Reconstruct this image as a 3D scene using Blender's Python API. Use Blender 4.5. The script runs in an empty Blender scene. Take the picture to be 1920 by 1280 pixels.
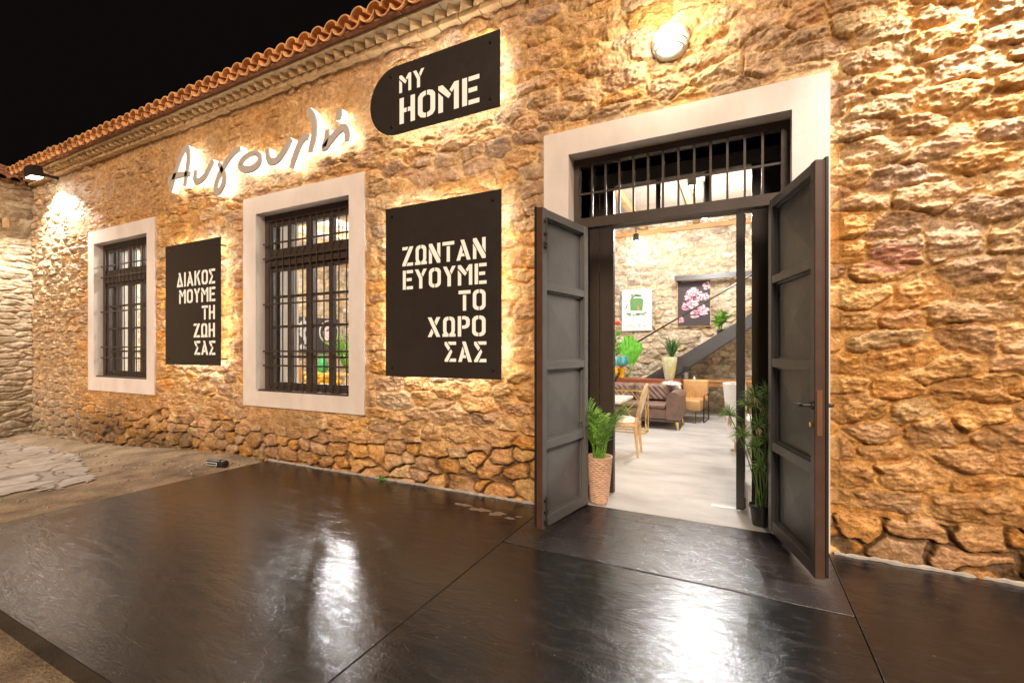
import bpy, math, random
import numpy as np
from mathutils import Matrix, Vector
R = math.radians
random.seed(7); np.random.seed(7)
C = bpy.context.scene.collection
S = bpy.context.scene

# ------------------------------------------------------------------ camera
cam = bpy.data.objects.new('camera', bpy.data.cameras.new('camera'))
C.objects.link(cam)
cam.data.sensor_width = 36; cam.data.lens = 16.0
cam.data.shift_y = 0.0083
cam.data.clip_end = 500; cam.data.clip_start = 0.05
cam.location = (0, -3.6585, 1.35)
cam.rotation_euler = (R(90), 0, math.atan(427 / 853.))
S.camera = cam

# ------------------------------------------------------------------ world, sun, exposure
w = bpy.data.worlds.new('World'); S.world = w; w.use_nodes = True
wb = w.node_tree.nodes['Background']
wb.inputs[0].default_value = (0.0021, 0.0017, 0.0015, 1); wb.inputs[1].default_value = 1.0
sun = bpy.data.objects.new('sun', bpy.data.lights.new('sun', 'SUN')); C.objects.link(sun)
sun.data.energy = 2.0; sun.data.angle = R(26); sun.data.color = (1.0, 0.76, 0.57)
sun.rotation_euler = (R(57), 0, R(20))
S.view_settings.view_transform = 'Standard'; S.view_settings.look = 'None'
S.view_settings.exposure = 1.0; S.view_settings.gamma = 1.0
S.cycles.use_denoising = True
S.cycles.max_bounces = 8; S.cycles.diffuse_bounces = 4; S.cycles.glossy_bounces = 4
S.cycles.transparent_max_bounces = 16
S.cycles.sample_clamp_indirect = 6.0
WARM = (1.0, 0.96, 0.90)
COOL = (1.0, 0.96, 0.91)

# ------------------------------------------------------------------ materials
def newmat(name):
    m = bpy.data.materials.new(name); m.use_nodes = True
    nt = m.node_tree
    return m, nt, nt.nodes['Principled BSDF'], nt.nodes, nt.links

def coords(nt, scale=(1, 1, 1), kind='Object'):
    tc = nt.nodes.new('ShaderNodeTexCoord'); mp = nt.nodes.new('ShaderNodeMapping')
    mp.inputs['Scale'].default_value = scale
    nt.links.new(tc.outputs[kind], mp.inputs['Vector'])
    return mp.outputs['Vector']

def noise(nt, vec, scale, detail=6, rough=0.6, dist=0.0):
    n = nt.nodes.new('ShaderNodeTexNoise')
    n.inputs['Scale'].default_value = scale; n.inputs['Detail'].default_value = detail
    n.inputs['Roughness'].default_value = rough; n.inputs['Distortion'].default_value = dist
    nt.links.new(vec, n.inputs['Vector'])
    return n.outputs['Fac']

def ramp(nt, fac, stops):
    r = nt.nodes.new('ShaderNodeValToRGB'); e = r.color_ramp.elements
    while len(e) < len(stops): e.new(0.5)
    for k, (p, c) in enumerate(stops):
        e[k].position = p
        e[k].color = (c, c, c, 1) if not hasattr(c, '__len__') else (*c[:3], 1)
    nt.links.new(fac, r.inputs['Fac'])
    return r.outputs['Color']

def mixc(nt, fac, a, b, blend='MIX'):
    m = nt.nodes.new('ShaderNodeMix'); m.data_type = 'RGBA'; m.blend_type = blend
    for sock, v in ((m.inputs[0], fac), (m.inputs[6], a), (m.inputs[7], b)):
        if hasattr(v, 'is_output'): nt.links.new(v, sock)
        elif hasattr(v, '__len__'): sock.default_value = (*v[:3], 1)
        else: sock.default_value = v
    return m.outputs[2]

def bump(nt, bsdf, h, strength=0.3, dist=0.01, prev=None):
    b = nt.nodes.new('ShaderNodeBump')
    b.inputs['Strength'].default_value = strength; b.inputs['Distance'].default_value = dist
    nt.links.new(h, b.inputs['Height'])
    if prev is not None: nt.links.new(prev, b.inputs['Normal'])
    nt.links.new(b.outputs['Normal'], bsdf.inputs['Normal'])
    return b.outputs['Normal']

def plain(name, col, rough=0.5, metal=0.0, var=0.15, vscale=8, bmp=0.0, bscale=60, stretch=(1, 1, 1), spec=0.5):
    m, nt, b, N, L = newmat(name)
    v = coords(nt, stretch)
    n = noise(nt, v, vscale)
    lo = tuple(c * (1 - var) for c in col); hi = tuple(min(1, c * (1 + var)) for c in col)
    L.new(ramp(nt, n, [(0.3, lo), (0.7, hi)]), b.inputs['Base Color'])
    r = nt.nodes.new('ShaderNodeMapRange')
    r.inputs['To Min'].default_value = max(0.03, rough - 0.1); r.inputs['To Max'].default_value = min(1, rough + 0.1)
    L.new(noise(nt, v, vscale * 3), r.inputs['Value']); L.new(r.outputs['Result'], b.inputs['Roughness'])
    b.inputs['Metallic'].default_value = metal; b.inputs['Specular IOR Level'].default_value = spec
    if bmp > 0: bump(nt, b, noise(nt, v, bscale), bmp, 0.01)
    return m

def emit(name, col, strength):
    m, nt, b, N, L = newmat(name)
    b.inputs['Base Color'].default_value = (0.8, 0.78, 0.72, 1)
    b.inputs['Emission Color'].default_value = (*col, 1); b.inputs['Emission Strength'].default_value = strength
    b.inputs['Roughness'].default_value = 0.5
    return m

def glass(name, tint=(1, 1, 1), gloss=0.08, rough=0.02):
    m, nt, b, N, L = newmat(name)
    N.remove(b)
    t = N.new('ShaderNodeBsdfTransparent'); t.inputs[0].default_value = (*tint, 1)
    g = N.new('ShaderNodeBsdfGlossy'); g.inputs['Roughness'].default_value = rough
    lw = N.new('ShaderNodeLayerWeight'); lw.inputs['Blend'].default_value = 0.5
    pw = N.new('ShaderNodeMath'); pw.operation = 'POWER'; pw.inputs[1].default_value = 5.0; L.new(lw.outputs['Facing'], pw.inputs[0])
    fr = N.new('ShaderNodeMath'); fr.operation = 'MULTIPLY_ADD'; fr.inputs[1].default_value = 0.6; fr.inputs[2].default_value = 0.025
    L.new(pw.outputs[0], fr.inputs[0])
    mx = N.new('ShaderNodeMixShader')
    L.new(fr.outputs[0], mx.inputs[0]); L.new(t.outputs[0], mx.inputs[1]); L.new(g.outputs[0], mx.inputs[2])
    L.new(mx.outputs[0], N['Material Output'].inputs['Surface'])
    return m

def stonemat(name, bstr=0.5):
    m, nt, b, N, L = newmat(name)
    at = N.new('ShaderNodeAttribute'); at.attribute_name = 'Col'
    v = coords(nt)
    n1 = noise(nt, v, 16, 10, 0.7); n2 = noise(nt, v, 85, 8, 0.75); n3 = noise(nt, coords(nt, (1, 1, 2.2)), 5, 8, 0.7, 0.5)
    c = mixc(nt, 1.0, at.outputs['Color'], ramp(nt, n1, [(0.3, (0.55, 0.50, 0.42)), (0.5, (0.95, 0.94, 0.92)), (0.7, (1.35, 1.38, 1.40))]), 'MULTIPLY')
    c = mixc(nt, 1.0, c, ramp(nt, n2, [(0.33, 0.58), (0.66, 1.32)]), 'MULTIPLY')
    c = mixc(nt, 1.0, c, ramp(nt, n3, [(0.32, (0.80, 0.66, 0.48)), (0.62, (1.12, 1.10, 1.06))]), 'MULTIPLY')
    L.new(c, b.inputs['Base Color'])
    b.inputs['Roughness'].default_value = 0.5; b.inputs['Specular IOR Level'].default_value = 0.45
    p = bump(nt, b, n1, bstr, 0.02)
    bump(nt, b, n2, bstr, 0.006, p)
    return m

M = {}
M['stone'] = stonemat('rubble_stone', 0.55)
M['stone_in'] = stonemat('interior_stone', 0.6)
M['plaster'] = plain('painted_plaster', (0.70, 0.63, 0.575), 0.78, 0, 0.13, 2.6, 0.14, 26, (1, 1, .55))
M['plaster_in'] = plain('cream_plaster', (0.72, 0.68, 0.58), 0.8, 0, 0.05, 4, 0.1, 40)
M['steel'] = plain('dark_steel_paint', (0.050, 0.036, 0.028), 0.42, 0, 0.12, 9, 0.05, 120)
M['leaf_grey'] = plain('grey_steel_paint', (0.108, 0.106, 0.106), 0.38, 0, 0.10, 6, 0.05, 90)
M['rust_edge'] = plain('brown_edge_paint', (0.085, 0.042, 0.026), 0.5, 0, 0.2, 9)
M['sign'] = plain('sign_panel_metal', (0.030, 0.024, 0.020), 0.38, 0.0, 0.1, 5)
M['sign_edge'] = plain('sign_bolt_metal', (0.12, 0.10, 0.09), 0.3, 0.9, 0.1, 5)
M['letter_light'] = emit('lit_letter_face', (1.0, 0.79, 0.56), 0.50)
M['letter_light'].node_tree.nodes['Principled BSDF'].inputs['Base Color'].default_value = (0.12, 0.11, 0.10, 1)
M['led'] = emit('led_strip', WARM, 27.0)
M['led_script'] = emit('led_back_of_letters', (1.0, 0.95, 0.86), 6.5)
M['script_face'] = plain('letter_face_paint', (0.50, 0.455, 0.41), 0.5, 0, 0.05)
M['script_side'] = emit('letter_side_acrylic', (1.0, 0.92, 0.80), 1.6)
M['terracotta'] = plain('terracotta_tile', (0.76, 0.40, 0.17), 0.8, 0, 0.4, 6, 0.3, 70)
M['terracotta_dark'] = plain('aged_terracotta', (0.25, 0.11, 0.055), 0.85, 0, 0.4, 9, 0.4, 60)
M['cornice'] = plain('cornice_brick', (0.56, 0.38, 0.19), 0.85, 0, 0.3, 12, 0.4, 60)
M['cornice_pale'] = plain('cornice_slab', (0.56, 0.45, 0.28), 0.85, 0, 0.2, 12, 0.3, 60)
M['lamp_body'] = plain('lamp_cast_metal', (0.50, 0.47, 0.40), 0.4, 0.2, 0.1)
M['bulb'] = emit('lamp_glass', (1.0, 0.90, 0.68), 1.0)
M['spotface'] = emit('spot_lamp_face', (1.0, 0.97, 0.93), 40.0)
M['floodface'] = emit('flood_lamp_face', (1.0, 0.96, 0.90), 30.0)
M['black'] = plain('black_metal', (0.02, 0.019, 0.018), 0.45, 0, 0.2)
M['glass'] = glass('window_glass')
M['floor'] = None
M['wood_red'] = plain('mahogany_wood', (0.28, 0.075, 0.032), 0.35, 0, 0.35, 4, 0, 60, (2, 14, 14))
M['wood_tan'] = plain('rustic_wood', (0.42, 0.20, 0.07), 0.5, 0, 0.35, 4, 0.2, 60, (2, 14, 14))
M['wood_pale'] = plain('pale_oak', (0.55, 0.36, 0.17), 0.5, 0, 0.2, 6, 0.1, 60, (8, 8, 2))
M['beam'] = plain('ceiling_beam_wood', (0.42, 0.25, 0.11), 0.7, 0, 0.3, 5, 0.2, 40)
M['ceil'] = plain('ceiling_board', (0.38, 0.31, 0.25), 0.8, 0, 0.15, 4)
M['anthracite'] = plain('anthracite_steel', (0.060, 0.056, 0.055), 0.4, 0, 0.1)
M['leather'] = plain('brown_leather', (0.185, 0.115, 0.090), 0.5, 0, 0.3, 10, 0.2, 80)
M['leather_tan'] = plain('tan_leather', (0.55, 0.32, 0.13), 0.45, 0, 0.2, 8, 0.1, 80)
M['gold'] = plain('polished_brass', (0.80, 0.58, 0.20), 0.22, 1.0, 0.1)
M['bronze'] = plain('brown_bronze', (0.26, 0.14, 0.08), 0.4, 0.5, 0.15)
M['cream_cloth'] = plain('cream_linen', (0.72, 0.66, 0.56), 0.9, 0, 0.1, 20, 0.2, 200)
M['white_cloth'] = plain('white_velvet', (0.72, 0.71, 0.69), 0.85, 0, 0.08, 12, 0.1, 100)
M['fur'] = plain('white_fur', (0.85, 0.83, 0.80), 0.95, 0, 0.08, 20)
M['marble'] = plain('white_marble', (0.75, 0.76, 0.75), 0.2, 0, 0.12, 3)
M['leaf'] = plain('palm_leaf_green', (0.15, 0.33, 0.045), 0.42, 0, 0.7, 26)
M['leaf_dark'] = plain('dark_leaf_green', (0.045, 0.14, 0.03), 0.5, 0, 0.45, 12)
M['leaf_pale'] = plain('papyrus_green', (0.16, 0.27, 0.075), 0.55, 0, 0.4, 14)
M['leaf_bright'] = plain('bright_fan_green', (0.14, 0.46, 0.035), 0.5, 0, 0.4, 14)
M['dry'] = plain('dry_leaf', (0.50, 0.40, 0.22), 0.8, 0, 0.25, 15)
M['red'] = plain('red_petal', (0.55, 0.02, 0.015), 0.6, 0, 0.2)
M['yellow'] = plain('yellow_ceramic', (0.70, 0.38, 0.02), 0.3, 0, 0.15)
M['wicker'] = plain('wicker_cane', (0.62, 0.42, 0.30), 0.65, 0, 0.25, 30, 0.2, 150)
M['potblack'] = plain('black_plastic_pot', (0.030, 0.028, 0.028), 0.45, 0, 0.15)
M['soil'] = plain('potting_soil', (0.06, 0.042, 0.03), 0.95, 0, 0.4, 30, 0.6, 60)
M['paper'] = plain('white_paper', (0.80, 0.80, 0.80), 0.6, 0, 0.03)
M['lantern'] = glass('smoked_glass', (0.82, 0.82, 0.83))
M['green_glass'] = plain('green_glaze', (0.03, 0.30, 0.08), 0.2, 0, 0.2)

def drip(name, base, cols):
    m, nt, b, N, L = newmat(name)
    v = coords(nt, (9, 9, 1.2))
    n = noise(nt, v, 2.2, 4, 0.6, 0.6)
    L.new(ramp(nt, n, [(0.30, cols[0]), (0.45, base), (0.55, cols[1]), (0.66, base), (0.78, cols[2])]), b.inputs['Base Color'])
    b.inputs['Roughness'].default_value = 0.2
    return m
M['drip'] = drip('drip_glaze_vase', (0.62, 0.66, 0.50), [(0.12, 0.42, 0.40), (0.55, 0.42, 0.12), (0.20, 0.50, 0.30)])
M['teal'] = drip('teal_glaze', (0.10, 0.38, 0.38), [(0.25, 0.55, 0.52), (0.05, 0.22, 0.24), (0.35, 0.6, 0.5)])

# floor inside: pale trowelled microcement
m, nt, b, N, L = newmat('microcement_floor')
v = coords(nt, (1, 2.2, 1)); n = noise(nt, v, 1.3, 8, 0.62, 0.4)
L.new(ramp(nt, n, [(0.3, (0.34, 0.335, 0.33)), (0.52, (0.48, 0.475, 0.465)), (0.72, (0.57, 0.565, 0.555))]), b.inputs['Base Color'])
r_ = N.new('ShaderNodeMapRange'); r_.inputs['To Min'].default_value = 0.28; r_.inputs['To Max'].default_value = 0.5
L.new(n, r_.inputs['Value']); L.new(r_.outputs['Result'], b.inputs['Roughness'])
M['floor'] = m

# deck: dark waxed concrete, glossy, worn
def deckmat(name, rough_lo, rough_hi, bstr, bscale, col=(0.013, 0.0125, 0.013)):
    m, nt, b, N, L = newmat(name)
    v = coords(nt)
    vs = coords(nt, (1.0, 2.6, 1))
    big = noise(nt, v, 0.9, 7, 0.6, 0.3); mid = noise(nt, vs, 3.5, 8, 0.65, 0.5); fine = noise(nt, v, bscale, 6, 0.6)
    c = ramp(nt, big, [(0.25, tuple(x * 0.65 for x in col)), (0.75, tuple(x * 1.5 for x in col))])
    dust = noise(nt, vs, 6, 10, 0.72, 0.8)
    c = mixc(nt, ramp(nt, dust, [(0.52, 0.0), (0.72, 0.45)]), c, (0.060, 0.050, 0.043))
    # scuffs: pale specks and scratches that belong to the surface
    sv = N.new('ShaderNodeTexVoronoi'); sv.inputs['Scale'].default_value = 26; L.new(v, sv.inputs['Vector'])
    sc_ = N.new('ShaderNodeSeparateColor'); L.new(sv.outputs['Color'], sc_.inputs[0])
    s0 = N.new('ShaderNodeMath'); s0.operation = 'MULTIPLY'
    L.new(ramp(nt, sv.outputs['Distance'], [(0.07, 1.0), (0.13, 0.0)]), s0.inputs[0]); L.new(ramp(nt, sc_.outputs[0], [(0.80, 0.0), (0.90, 1.0)]), s0.inputs[1])
    spm = s0.outputs[0]
    gate = ramp(nt, noise(nt, v, 2.3, 4, 0.6), [(0.40, 0.15), (0.62, 0.9)])
    f = N.new('ShaderNodeMath'); f.operation = 'MULTIPLY'; L.new(spm, f.inputs[0]); L.new(gate, f.inputs[1])
    c = mixc(nt, f.outputs[0], c, (0.20, 0.16, 0.13))
    tcv = N.new('ShaderNodeTexCoord')
    for k, (ang, sc) in enumerate(((0.55, (2.6, 70, 1)), (2.2, (2.0, 60, 1)), (1.2, (3.4, 80, 1)))):
        m0 = N.new('ShaderNodeMapping'); m0.inputs['Rotation'].default_value = (0, 0, ang); L.new(tcv.outputs['Object'], m0.inputs['Vector'])
        mp = N.new('ShaderNodeMapping'); mp.inputs['Scale'].default_value = sc
        mp.inputs['Location'].default_value = (k * 3.1, k * 1.7, 0)
        L.new(m0.outputs['Vector'], mp.inputs['Vector'])
        s = noise(nt, mp.outputs['Vector'], 1.6, 2, 0.4)
        c = mixc(nt, ramp(nt, s, [(0.74, 0.0), (0.78, 0.3)]), c, (0.17, 0.135, 0.11))
    # hairline cracks
    vor = N.new('ShaderNodeTexVoronoi'); vor.feature = 'DISTANCE_TO_EDGE'; vor.inputs['Scale'].default_value = 0.75
    wv = N.new('ShaderNodeVectorMath'); wv.operation = 'ADD'
    nc = N.new('ShaderNodeTexNoise'); nc.inputs['Scale'].default_value = 2.0; nc.inputs['Detail'].default_value = 8
    L.new(v, nc.inputs['Vector'])
    wsc = N.new('ShaderNodeVectorMath'); wsc.operation = 'SCALE'; wsc.inputs['Scale'].default_value = 0.55
    L.new(nc.outputs['Color'], wsc.inputs[0]); L.new(v, wv.inputs[0]); L.new(wsc.outputs[0], wv.inputs[1])
    L.new(wv.outputs[0], vor.inputs['Vector'])
    cr = ramp(nt, vor.outputs['Distance'], [(0.0, 1.0), (0.0022, 0.0)])
    cg = N.new('ShaderNodeMath'); cg.operation = 'MULTIPLY'; L.new(cr, cg.inputs[0])
    L.new(ramp(nt, noise(nt, v, 1.4, 3), [(0.55, 0.0), (0.62, 0.22)]), cg.inputs[1])
    c = mixc(nt, cg.outputs[0], c, (0.24, 0.20, 0.16))
    L.new(c, b.inputs['Base Color'])
    r = N.new('ShaderNodeMapRange'); r.inputs['From Min'].default_value = 0.40; r.inputs['From Max'].default_value = 0.64
    r.inputs['To Min'].default_value = rough_lo; r.inputs['To Max'].default_value = rough_hi
    L.new(dust, r.inputs['Value']); L.new(r.outputs['Result'], b.inputs['Roughness'])
    b.inputs['Specular IOR Level'].default_value = 0.75; b.inputs['Specular Tint'].default_value = (0.86, 0.93, 1.0, 1); b.inputs['Coat Weight'].default_value = 0.0; b.inputs['Coat Roughness'].default_value = rough_lo * 1.3; b.inputs['Coat IOR'].default_value = 1.5
    p = bump(nt, b, noise(nt, vs, 5, 7, 0.6, 0.6), 0.20, 0.02, bump(nt, b, mid, 0.07, 0.02))
    bump(nt, b, fine, bstr, 0.004, p)
    return m
M['deck'] = deckmat('waxed_dark_concrete', 0.10, 0.25, 0.32, 75)
M['deck_rough'] = deckmat('coarse_dark_concrete', 0.16, 0.32, 0.50, 85, (0.030, 0.026, 0.028))
M['deck_chip'] = plain('bare_concrete_chip', (0.24, 0.18, 0.125), 0.8, 0, 0.25, 30)
M['thresh'] = plain('threshold_concrete', (0.36, 0.32, 0.27), 0.6, 0, 0.25, 9, 0.2, 60)

# ground: sandy soil; paving: crazy flagstones
m, nt, b, N, L = newmat('sandy_soil')
v = coords(nt); n1 = noise(nt, v, 2.2, 9, 0.65); n2 = noise(nt, v, 45, 5, 0.7)
c = ramp(nt, n1, [(0.34, (0.15, 0.108, 0.066)), (0.5, (0.29, 0.215, 0.135)), (0.66, (0.40, 0.31, 0.20))])
c = mixc(nt, 1.0, c, ramp(nt, n2, [(0.3, 0.65), (0.7, 1.25)]), 'MULTIPLY')
L.new(c, b.inputs['Base Color']); b.inputs['Roughness'].default_value = 0.95
p = bump(nt, b, n1, 0.8, 0.07); bump(nt, b, n2, 0.9, 0.015, p)
M['sand'] = m
m, nt, b, N, L = newmat('flagstone_paving')
v = coords(nt, (1, 1, 1))
nc = N.new('ShaderNodeTexNoise'); nc.inputs['Scale'].default_value = 3.0; nc.inputs['Detail'].default_value = 6; L.new(v, nc.inputs['Vector'])
wsc = N.new('ShaderNodeVectorMath'); wsc.operation = 'SCALE'; wsc.inputs['Scale'].default_value = 0.25; L.new(nc.outputs['Color'], wsc.inputs[0])
wv = N.new('ShaderNodeVectorMath'); wv.operation = 'ADD'; L.new(v, wv.inputs[0]); L.new(wsc.outputs[0], wv.inputs[1])
vo = N.new('ShaderNodeTexVoronoi'); vo.feature = 'DISTANCE_TO_EDGE'; vo.inputs['Scale'].default_value = 2.1; L.new(wv.outputs[0], vo.inputs['Vector'])
vc = N.new('ShaderNodeTexVoronoi'); vc.inputs['Scale'].default_value = 2.1; L.new(wv.outputs[0], vc.inputs['Vector'])
n1 = noise(nt, v, 9, 8, 0.65)
sc = N.new('ShaderNodeSeparateColor'); L.new(vc.outputs['Color'], sc.inputs[0])
c = ramp(nt, sc.outputs[0], [(0.0, (0.29, 0.245, 0.195)), (0.5, (0.36, 0.305, 0.245)), (1.0, (0.41, 0.36, 0.30))])
c = mixc(nt, 1.0, c, ramp(nt, n1, [(0.3, 0.7), (0.7, 1.2)]), 'MULTIPLY')
jm = ramp(nt, vo.outputs['Distance'], [(0.008, 0.0), (0.035, 1.0)])
c = mixc(nt, jm, (0.17, 0.125, 0.08), c)
L.new(c, b.inputs['Base Color']); b.inputs['Roughness'].default_value = 0.7
p = bump(nt, b, jm, 0.8, 0.02); bump(nt, b, n1, 0.4, 0.015, p)
M['paving'] = m

# ------------------------------------------------------------------ mesh builder
class MB:
    def __init__(s): s.v = []; s.f = []; s.mi = []; s.T = Matrix.Identity(4); s.cur = 0
    def at(s, loc=(0, 0, 0), rz=0, rx=0, ry=0, sc=1):
        s.T = Matrix.Translation(loc) @ Matrix.Rotation(rz, 4, 'Z') @ Matrix.Rotation(ry, 4, 'Y') @ Matrix.Rotation(rx, 4, 'X') @ Matrix.Scale(sc, 4)
        return s
    def add(s, vs, fs):
        o = len(s.v)
        s.v += [tuple(s.T @ Vector(p)) for p in vs]
        s.f += [tuple(i + o for i in f) for f in fs]; s.mi += [s.cur] * len(fs)
        return s
    def box(s, x0, x1, y0, y1, z0, z1, bev=0.0):
        if bev <= 0:
            v = [(x, y, z) for z in (z0, z1) for y in (y0, y1) for x in (x0, x1)]
            return s.add(v, [(0, 2, 3, 1), (4, 5, 7, 6), (0, 1, 5, 4), (2, 6, 7, 3), (0, 4, 6, 2), (1, 3, 7, 5)])
        import bmesh
        bm = bmesh.new()
        bmesh.ops.create_cube(bm, size=1)
        for q in bm.verts:
            q.co = ((x0 + x1) / 2 + q.co.x * (x1 - x0), (y0 + y1) / 2 + q.co.y * (y1 - y0), (z0 + z1) / 2 + q.co.z * (z1 - z0))
        bmesh.ops.bevel(bm, geom=bm.edges[:], offset=bev, segments=3 if bev > 0.02 else 2, profile=0.5, affect='EDGES')
        bm.verts.index_update()
        s.add([tuple(q.co) for q in bm.verts], [tuple(q.index for q in f.verts) for f in bm.faces])
        bm.free(); return s
    def tube(s, pts, rad, seg=8, cap=True):
        pts = [Vector(p) for p in pts]; n = len(pts)
        if not hasattr(rad, '__len__'): rad = [rad] * n
        vs = []; fs = []; up = None
        for i, p in enumerate(pts):
            t = (pts[min(i + 1, n - 1)] - pts[max(i - 1, 0)])
            t = t.normalized() if t.length > 1e-9 else Vector((0, 0, 1))
            if up is None: up = Vector((0, 0, 1)) if abs(t.z) < 0.9 else Vector((1, 0, 0))
            a = (up - t * up.dot(t)); a = a.normalized() if a.length > 1e-6 else t.orthogonal().normalized()
            up = a; b = t.cross(a)
            for k in range(seg):
                an = 2 * math.pi * k / seg
                vs.append(tuple(p + (a * math.cos(an) + b * math.sin(an)) * rad[i]))
        for i in range(n - 1):
            for k in range(seg):
                k2 = (k + 1) % seg
                fs.append((i * seg + k, i * seg + k2, (i + 1) * seg + k2, (i + 1) * seg + k))
        if cap: fs.append(tuple(range(seg - 1, -1, -1))); fs.append(tuple((n - 1) * seg + k for k in range(seg)))
        return s.add(vs, fs)
    def lathe(s, prof, cx=0, cy=0, seg=24):
        vs = []; fs = []
        for r, z in prof:
            for k in range(seg):
                a = 2 * math.pi * k / seg; vs.append((cx + r * math.cos(a), cy + r * math.sin(a), z))
        for i in range(len(prof) - 1):
            for k in range(seg):
                k2 = (k + 1) % seg
                fs.append((i * seg + k, i * seg + k2, (i + 1) * seg + k2, (i + 1) * seg + k))
        fs.append(tuple(range(seg - 1, -1, -1))); n = len(prof) - 1
        fs.append(tuple(n * seg + k for k in range(seg)))
        return s.add(vs, fs)
    def prism(s, poly, y0, y1):            # polygon in x,z extruded along y
        n = len(poly)
        ar = sum(poly[i][0] * poly[(i + 1) % n][1] - poly[(i + 1) % n][0] * poly[i][1] for i in range(n))
        if ar < 0: poly = poly[::-1]
        vs = [(x, y0, z) for x, z in poly] + [(x, y1, z) for x, z in poly]
        fs = [tuple(range(n)), tuple(range(2 * n - 1, n - 1, -1))]
        fs += [(i, i + n, (i + 1) % n + n, (i + 1) % n) for i in range(n)]
        return s.add(vs, fs)
    def ell(s, c, r, nu=14, nv=9):
        vs = []; fs = []
        for j in range(nv + 1):
            th = math.pi * j / nv
            for i in range(nu):
                ph = 2 * math.pi * i / nu
                vs.append((c[0] + r[0] * math.sin(th) * math.cos(ph), c[1] + r[1] * math.sin(th) * math.sin(ph), c[2] + r[2] * math.cos(th)))
        for j in range(nv):
            for i in range(nu):
                i2 = (i + 1) % nu
                fs.append((j * nu + i, (j + 1) * nu + i, (j + 1) * nu + i2, j * nu + i2))
        return s.add(vs, fs)
    def blade(s, pts, widths, nrm=(0, 0, 1)):   # a strip leaf along points
        vs = []; fs = []; n = len(pts)
        for i in range(n):
            p = Vector(pts[i]); t = Vector(pts[min(i + 1, n - 1)]) - Vector(pts[max(i - 1, 0)])
            sd = t.cross(Vector(nrm)); sd = sd.normalized() if sd.length > 1e-7 else Vector((1, 0, 0))
            vs += [tuple(p - sd * widths[i] / 2), tuple(p + sd * widths[i] / 2)]
        for i in range(n - 1): fs.append((2 * i, 2 * i + 1, 2 * i + 3, 2 * i + 2))
        return s.add(vs, fs)
    def build(s, name, mat, parent=None, root=None, smooth=False, **props):
        me = bpy.data.meshes.new(name)
        o = bpy.data.objects.new(name, me); C.objects.link(o)
        off = Vector((0, 0, 0))
        if parent is not None:
            top = parent
            while top.parent: top = top.parent
            off = Vector(top.location); o.parent = parent
        elif root is not None:
            off = Vector(root); o.location = off
        me.from_pydata([tuple(Vector(p) - off) for p in s.v], [], s.f)
        for mm in (mat if isinstance(mat, (list, tuple)) else [mat]): me.materials.append(mm)
        if isinstance(mat, (list, tuple)): me.polygons.foreach_set('material_index', s.mi)
        if smooth:
            me.polygons.foreach_set('use_smooth', [True] * len(me.polygons))
            try: me.set_sharp_from_angle(angle=R(40))
            except Exception: pass
        me.update()
        for k, vv in props.items(): o[k] = vv
        return o

def thing(name, label, cat, loc=(0, 0, 0), group=None):
    o = bpy.data.objects.new(name, None); C.objects.link(o); o.location = loc
    o.empty_display_size = 0.1
    o['label'] = label; o['category'] = cat
    if group: o['group'] = group
    return o

def lamp(name, kind, loc, parent, energy, color, **kw):
    d = bpy.data.lights.new(name, kind); d.energy = energy; d.color = color
    for k, vv in kw.items():
        if k != 'rot': setattr(d, k, vv)
    o = bpy.data.objects.new(name, d); C.objects.link(o); o.parent = parent
    o.location = Vector(loc) - Vector(parent.location)
    if 'rot' in kw: o.rotation_euler = kw['rot']
    return o

def bez(p0, p1, p2, n=8):
    p0, p1, p2 = Vector(p0), Vector(p1), Vector(p2)
    return [tuple(p0 * (1 - t) ** 2 + p1 * 2 * t * (1 - t) + p2 * t * t) for t in [k / n for k in range(n + 1)]]

# ------------------------------------------------------------------ rubble masonry height field
def h2(a, b, k=0):
    a = a.astype(np.int64) & 0xffffffff; b = b.astype(np.int64) & 0xffffffff
    x = (a * 374761393 + b * 668265263 + (k + 11) * 2246822519) & 0xffffffff
    x = ((x ^ (x >> 13)) * 1274126177) & 0xffffffff
    x = ((x ^ (x >> 16)) * 2654435761) & 0xffffffff
    return ((x ^ (x >> 15)) & 0xffffff) / float(0xffffff)

def pn(x, y, k=0):
    xi = np.floor(x); yi = np.floor(y); fx = x - xi; fy = y - yi
    u = fx * fx * fx * (fx * (fx * 6 - 15) + 10); v = fy * fy * fy * (fy * (fy * 6 - 15) + 10)
    def g(dx, dy):
        a = h2(xi + dx, yi + dy, k) * 2 * np.pi
        return np.cos(a) * (fx - dx) + np.sin(a) * (fy - dy)
    return (g(0, 0) * (1 - u) + g(1, 0) * u) * (1 - v) + (g(0, 1) * (1 - u) + g(1, 1) * u) * v

def fbm(x, y, k=0, o=4, gain=0.5):
    s = 0; a = 1.0
    for i in range(o):
        s = s + a * pn(x * 2 ** i, y * 2 ** i, k + 17 * i); a *= gain
    return s

def ridged(x, y, k=0, o=4):
    s = 0; a = 0.5
    for i in range(o):
        s = s + a * (1 - 2.2 * np.abs(pn(x * 2 ** i, y * 2 ** i, k + 13 * i))); a *= 0.5
    return s

def sst(a, b, x):
    t = np.clip((x - a) / (b - a), 0, 1); return t * t * (3 - 2 * t)

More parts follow.
